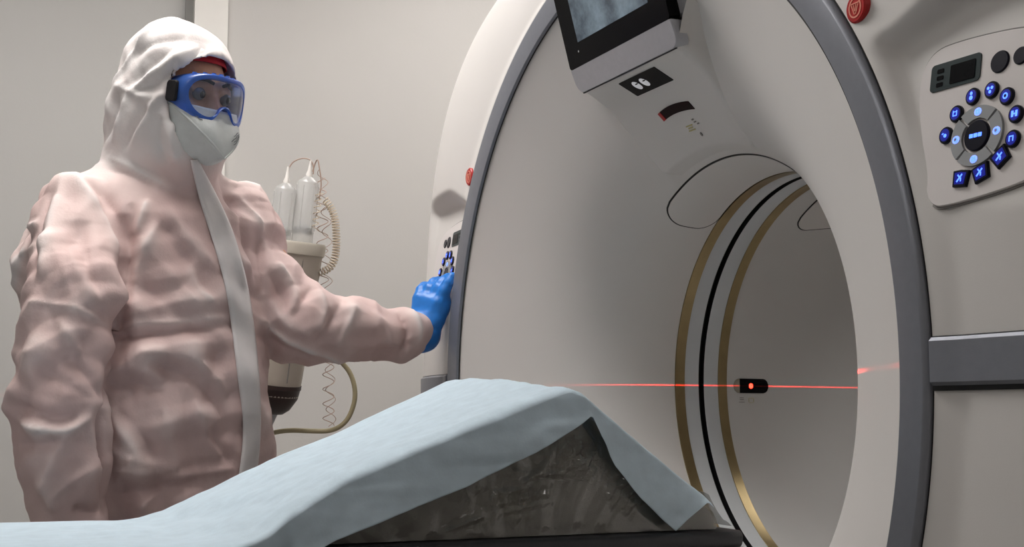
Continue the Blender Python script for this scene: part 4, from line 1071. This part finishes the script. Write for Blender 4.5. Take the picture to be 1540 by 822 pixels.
# overall crumple, gathered around the sleeves
rn = lambda P, s, o: 1-np.abs(vnoise(P*s+o))*2
def crease(P, freq, seed, n=7):
    r2 = np.random.default_rng(seed); out = 0
    for i in range(n):
        d = r2.normal(size=3); d /= np.linalg.norm(d); ph = r2.random()*9
        t = (P@d)*freq*(.7+.6*r2.random())+ph+.55*vnoise(P*4+i*7)
        tri = np.abs(t-np.floor(t)-.5)*2
        out = out+np.clip(vnoise(P*5+i*13)*1.6, 0, 1)*(tri-.5)
    return out
hd = sst(1.44, 1.50, V[:, 2]); dist_face = np.linalg.norm(V-head(0, .06, -.02), axis=1)
cr = .0030*rn(V, np.array([7, 7, 10]), 1)+.0016*rn(V, np.array([15, 15, 12]), 4)+.012*crease(V, 9, 3)+.0045*crease(V, 20, 8)
arm_l = np.exp(-(np.linalg.norm(V-(ELL+.35*(WRL-ELL)), axis=1)/.16)**2)
ax_l = (WRL-ELL)/np.linalg.norm(WRL-ELL); sl_ = (V-ELL)@ax_l
cr = cr*(1-.35*hd)+arm_l*(.006*np.sin(sl_*95+3*vnoise(V*14))*(.4+.6*vnoise(V*9+5))+.004*rn(V, np.array([22, 22, 22]), 2))
rim = sst(.02, .0, np.abs(dist_face-.13))*hd
disp = disp+cr-.0015
V = V+N*disp[:, None]
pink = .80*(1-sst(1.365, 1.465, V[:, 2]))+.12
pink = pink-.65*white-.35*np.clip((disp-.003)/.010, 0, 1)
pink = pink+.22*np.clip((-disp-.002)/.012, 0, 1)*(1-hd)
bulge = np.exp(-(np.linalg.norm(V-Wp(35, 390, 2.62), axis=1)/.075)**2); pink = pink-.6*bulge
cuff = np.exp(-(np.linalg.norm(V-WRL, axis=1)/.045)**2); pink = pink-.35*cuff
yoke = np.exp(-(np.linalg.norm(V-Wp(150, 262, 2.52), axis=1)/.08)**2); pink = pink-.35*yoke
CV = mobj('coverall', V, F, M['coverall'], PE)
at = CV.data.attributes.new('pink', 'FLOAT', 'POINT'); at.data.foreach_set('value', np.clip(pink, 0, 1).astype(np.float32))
bvh = BVHTree.FromPolygons([tuple(v) for v in V], [tuple(map(int, f)) for f in F])

# zip flap down the front
le = smooth_path([(287, 240), (298, 296), (320, 360), (340, 430), (350, 500), (358, 570), (368, 640), (360, 715), (350, 760)], 60)
re_ = smooth_path([(297, 240), (328, 298), (352, 350), (371, 420), (382, 490), (389, 560), (393, 640), (386, 715), (376, 760)], 60)
rows = []
for a, b_ in zip(le, re_):
    row = []
    for t in np.linspace(0, 1, 9):
        d = ray(*(a+(b_-a)*t)); h = bvh.ray_cast(Vector(CAM), Vector(d), 4.0)
        row.append((np.array(h[0])+np.array(h[1])*(.0035 if 0 < t < 1 else .0005)) if h[0] is not None and h[3] < 3.2 else None)
    rows.append(row)
rows = [r for r in rows if all(q is not None for q in r)]
R = np.array(rows)
for _ in range(3): R[1:-1] = .5*R[1:-1]+.25*(R[:-2]+R[2:])
R = R-FW*.003
FL = MB().grid(R).build('zip_flap', M['flap'], PE, sharp=None)
so = FL.modifiers.new('thickness', 'SOLIDIFY'); so.thickness = .003; so.offset = 0

# ---- red cap band under the hood edge
rows = []
for a in np.linspace(-100, 100, 41):
    t = math.radians(a); row = []
    for u in (.060, .067, .074, .082, .090):
        k = math.sqrt(max(0, 1-((u-.022)/.10)**2)); row.append(head(.0795*k*math.sin(t), -.012+.1015*k*math.cos(t), u+.010*math.cos(t)))
    rows.append(row)
CB = MB().grid(np.array(rows)).build('cap_band', M['cap'], PE, sharp=None); so = CB.modifiers.new('thickness', 'SOLIDIFY'); so.thickness = .002; so.offset = 1

# ---- goggles: blue soft frame, clear wrap lens, black strap
GO = empty('goggles'); GO.parent = PE; GO.matrix_parent_inverse = parent_inv(PE)
half = [(0, .046), (.025, .047), (.050, .044), (.068, .034), (.076, .014), (.074, -.008), (.062, -.030), (.042, -.041), (.024, -.036), (.013, -.016), (0, -.008)]
outl = [(x, z) for x, z in half]+[(-x, z) for x, z in half[::-1][1:-1]]
outl = [(x*1.03, (z-.005)*1.07-.007) for x, z in chaikin(outl, 2)]
def gsurf(x, z, f0, bend): return f0-bend*(x/.07)**2
def gring(scale_x, scale_z, f0, bend, zo=0):
    return np.array([head(x*scale_x, gsurf(x*scale_x, z, f0, bend), z*scale_z+.006+zo) for x, z in outl])
rows = [gring(1.00, 1.03, .090, .046), gring(1.03, 1.05, .100, .040), gring(1.035, 1.03, .118, .036), gring(1.02, 1.00, .1275, .033), gring(.985, .95, .1295, .032), gring(.90, .80, .1285, .031, -.001), gring(.87, .76, .1205, .030, -.001)]
b = MB().grid(np.array(rows), closev=True); b.build('frame', M['goggle'], GO, sharp=60)
rows = [gring(.97, .93, .1275, .0315)]
ctr = np.array([0, .004])
for k in (.8, .6, .4, .2, .05):
    rows.append(np.array([head(x*k*.97, gsurf(x*k*.97, z, .1275, .0315), (ctr[1]+(z-ctr[1])*k)*.93+.006) for x, z in outl]))
b = MB().grid(np.array(rows), closev=True); n0 = (len(rows)-1)*len(outl); b.f.append(tuple(n0+i for i in range(len(outl)))); b.m.append(0)
b.build('lens', M['lens'], GO, sharp=None)
# vents along the top edge
b = MB()
for x in np.linspace(-.055, .055, 8):
    f = gsurf(x, 0, .112, .036); c = head(x, f, .0445-.06*(x**2)*30); b.lathe([(0, .004), (.004, .004), (.0055, 0), (.0055, -.004)], 10, c, (LH_, FH, UH))
b.build('vent', M['goggle'], GO)
for sx in (-1, 1):
    rows = []
    for a in np.linspace(62, 150, 26):
        t = math.radians(a); rows.append([head(sx*.0885*math.sin(t), -.012+.106*math.cos(t), u+.004) for u in (-.017, -.006, .006, .017)])
    S = MB().grid(np.array(rows)).build('strap', M['strap'], GO, sharp=None); so = S.modifiers.new('thickness', 'SOLIDIFY'); so.thickness = .003; so.offset = 1
    b = MB(); b.plate(rrect(-.014, .014, -.02, .02, .006), lambda a, z, h: head(sx*(.078+h+.003), .066+a, z+.002), .006, bev=.002); b.build('strap_clip', M['strap'], GO, sharp=40)

# ---- duckbill respirator: upper and lower panel meeting in a sharp edge
MK = empty('respirator'); MK.parent = PE; MK.matrix_parent_inverse = parent_inv(PE)
n = 33; T = np.linspace(-1, 1, n)
def mk_line(w, fc, fe, uc, ue, p=2.0):
    return np.array([head(w*math.sin(t*1.45)/math.sin(1.45), fe+(fc-fe)*math.cos(t*1.5)**.9 if abs(t) < 1 else fe, uc+(ue-uc)*abs(t)**p) for t in T])
top = mk_line(.077, .120, .042, -.022, -.014, 2)
edge = mk_line(.076, .140, .042, -.112, -.016, 1.0)
low = mk_line(.068, .074, .042, -.130, -.098, 2)
def loft(a, b_, bul, nr=14):
    rows = []
    for s_ in np.linspace(0, 1, nr):
        q = a*(1-s_)+b_*s_; c = q.mean(0); nrm = FH*.9
        rows.append(q+np.outer(np.cos(T*1.5)**.7*bul*math.sin(math.pi*s_**1.6), nrm))
    P = np.array(rows); P += (.0016*vnoise(P*60))[..., None]*FH
    return P
U1 = loft(top, edge, .005); L1 = loft(edge, low, .010)
for nm, P in (('upper_panel', U1), ('lower_panel', L1)):
    o = MB().grid(P).build(nm, M['mask'], MK, sharp=None); so = o.modifiers.new('thickness', 'SOLIDIFY'); so.thickness = .0016; so.offset = 0
MB().tube(edge+FH*.001, np.where(np.abs(T) < .97, .0022, .001), 6).build('edge_seam', M['mask'], MK)
b = MB()
for (s0, t0, t1) in ((9, .18, .36), (10, .2, .40), (11, .22, .38), (8, .22, .34), (5, -.62, -.50), (6, -.66, -.52), (7, -.66, -.5)):
    i0, i1 = np.interp([t0, t1], T, np.arange(n))
    pts = [U1[s0, int(k)]+FH*.0022+UH*.0008*((int(k) % 2)*2-1) for k in np.arange(int(i0), int(i1)+2)]
    b.tube(pts, .0007, 5)
tag(b.build('mask_print', M['maskp'], MK), kind='stuff')
for sx in (-1, 1):
    MB().tube(smooth_path([head(sx*.076, .036, -.03), head(sx*.082, .0, -.06), head(sx*.07, -.05, -.10)], 12), .0025, 6).build('elastic', M['mask'], MK)
print('TIPS', [tuple(np.round(t, 3)) for t in tips])
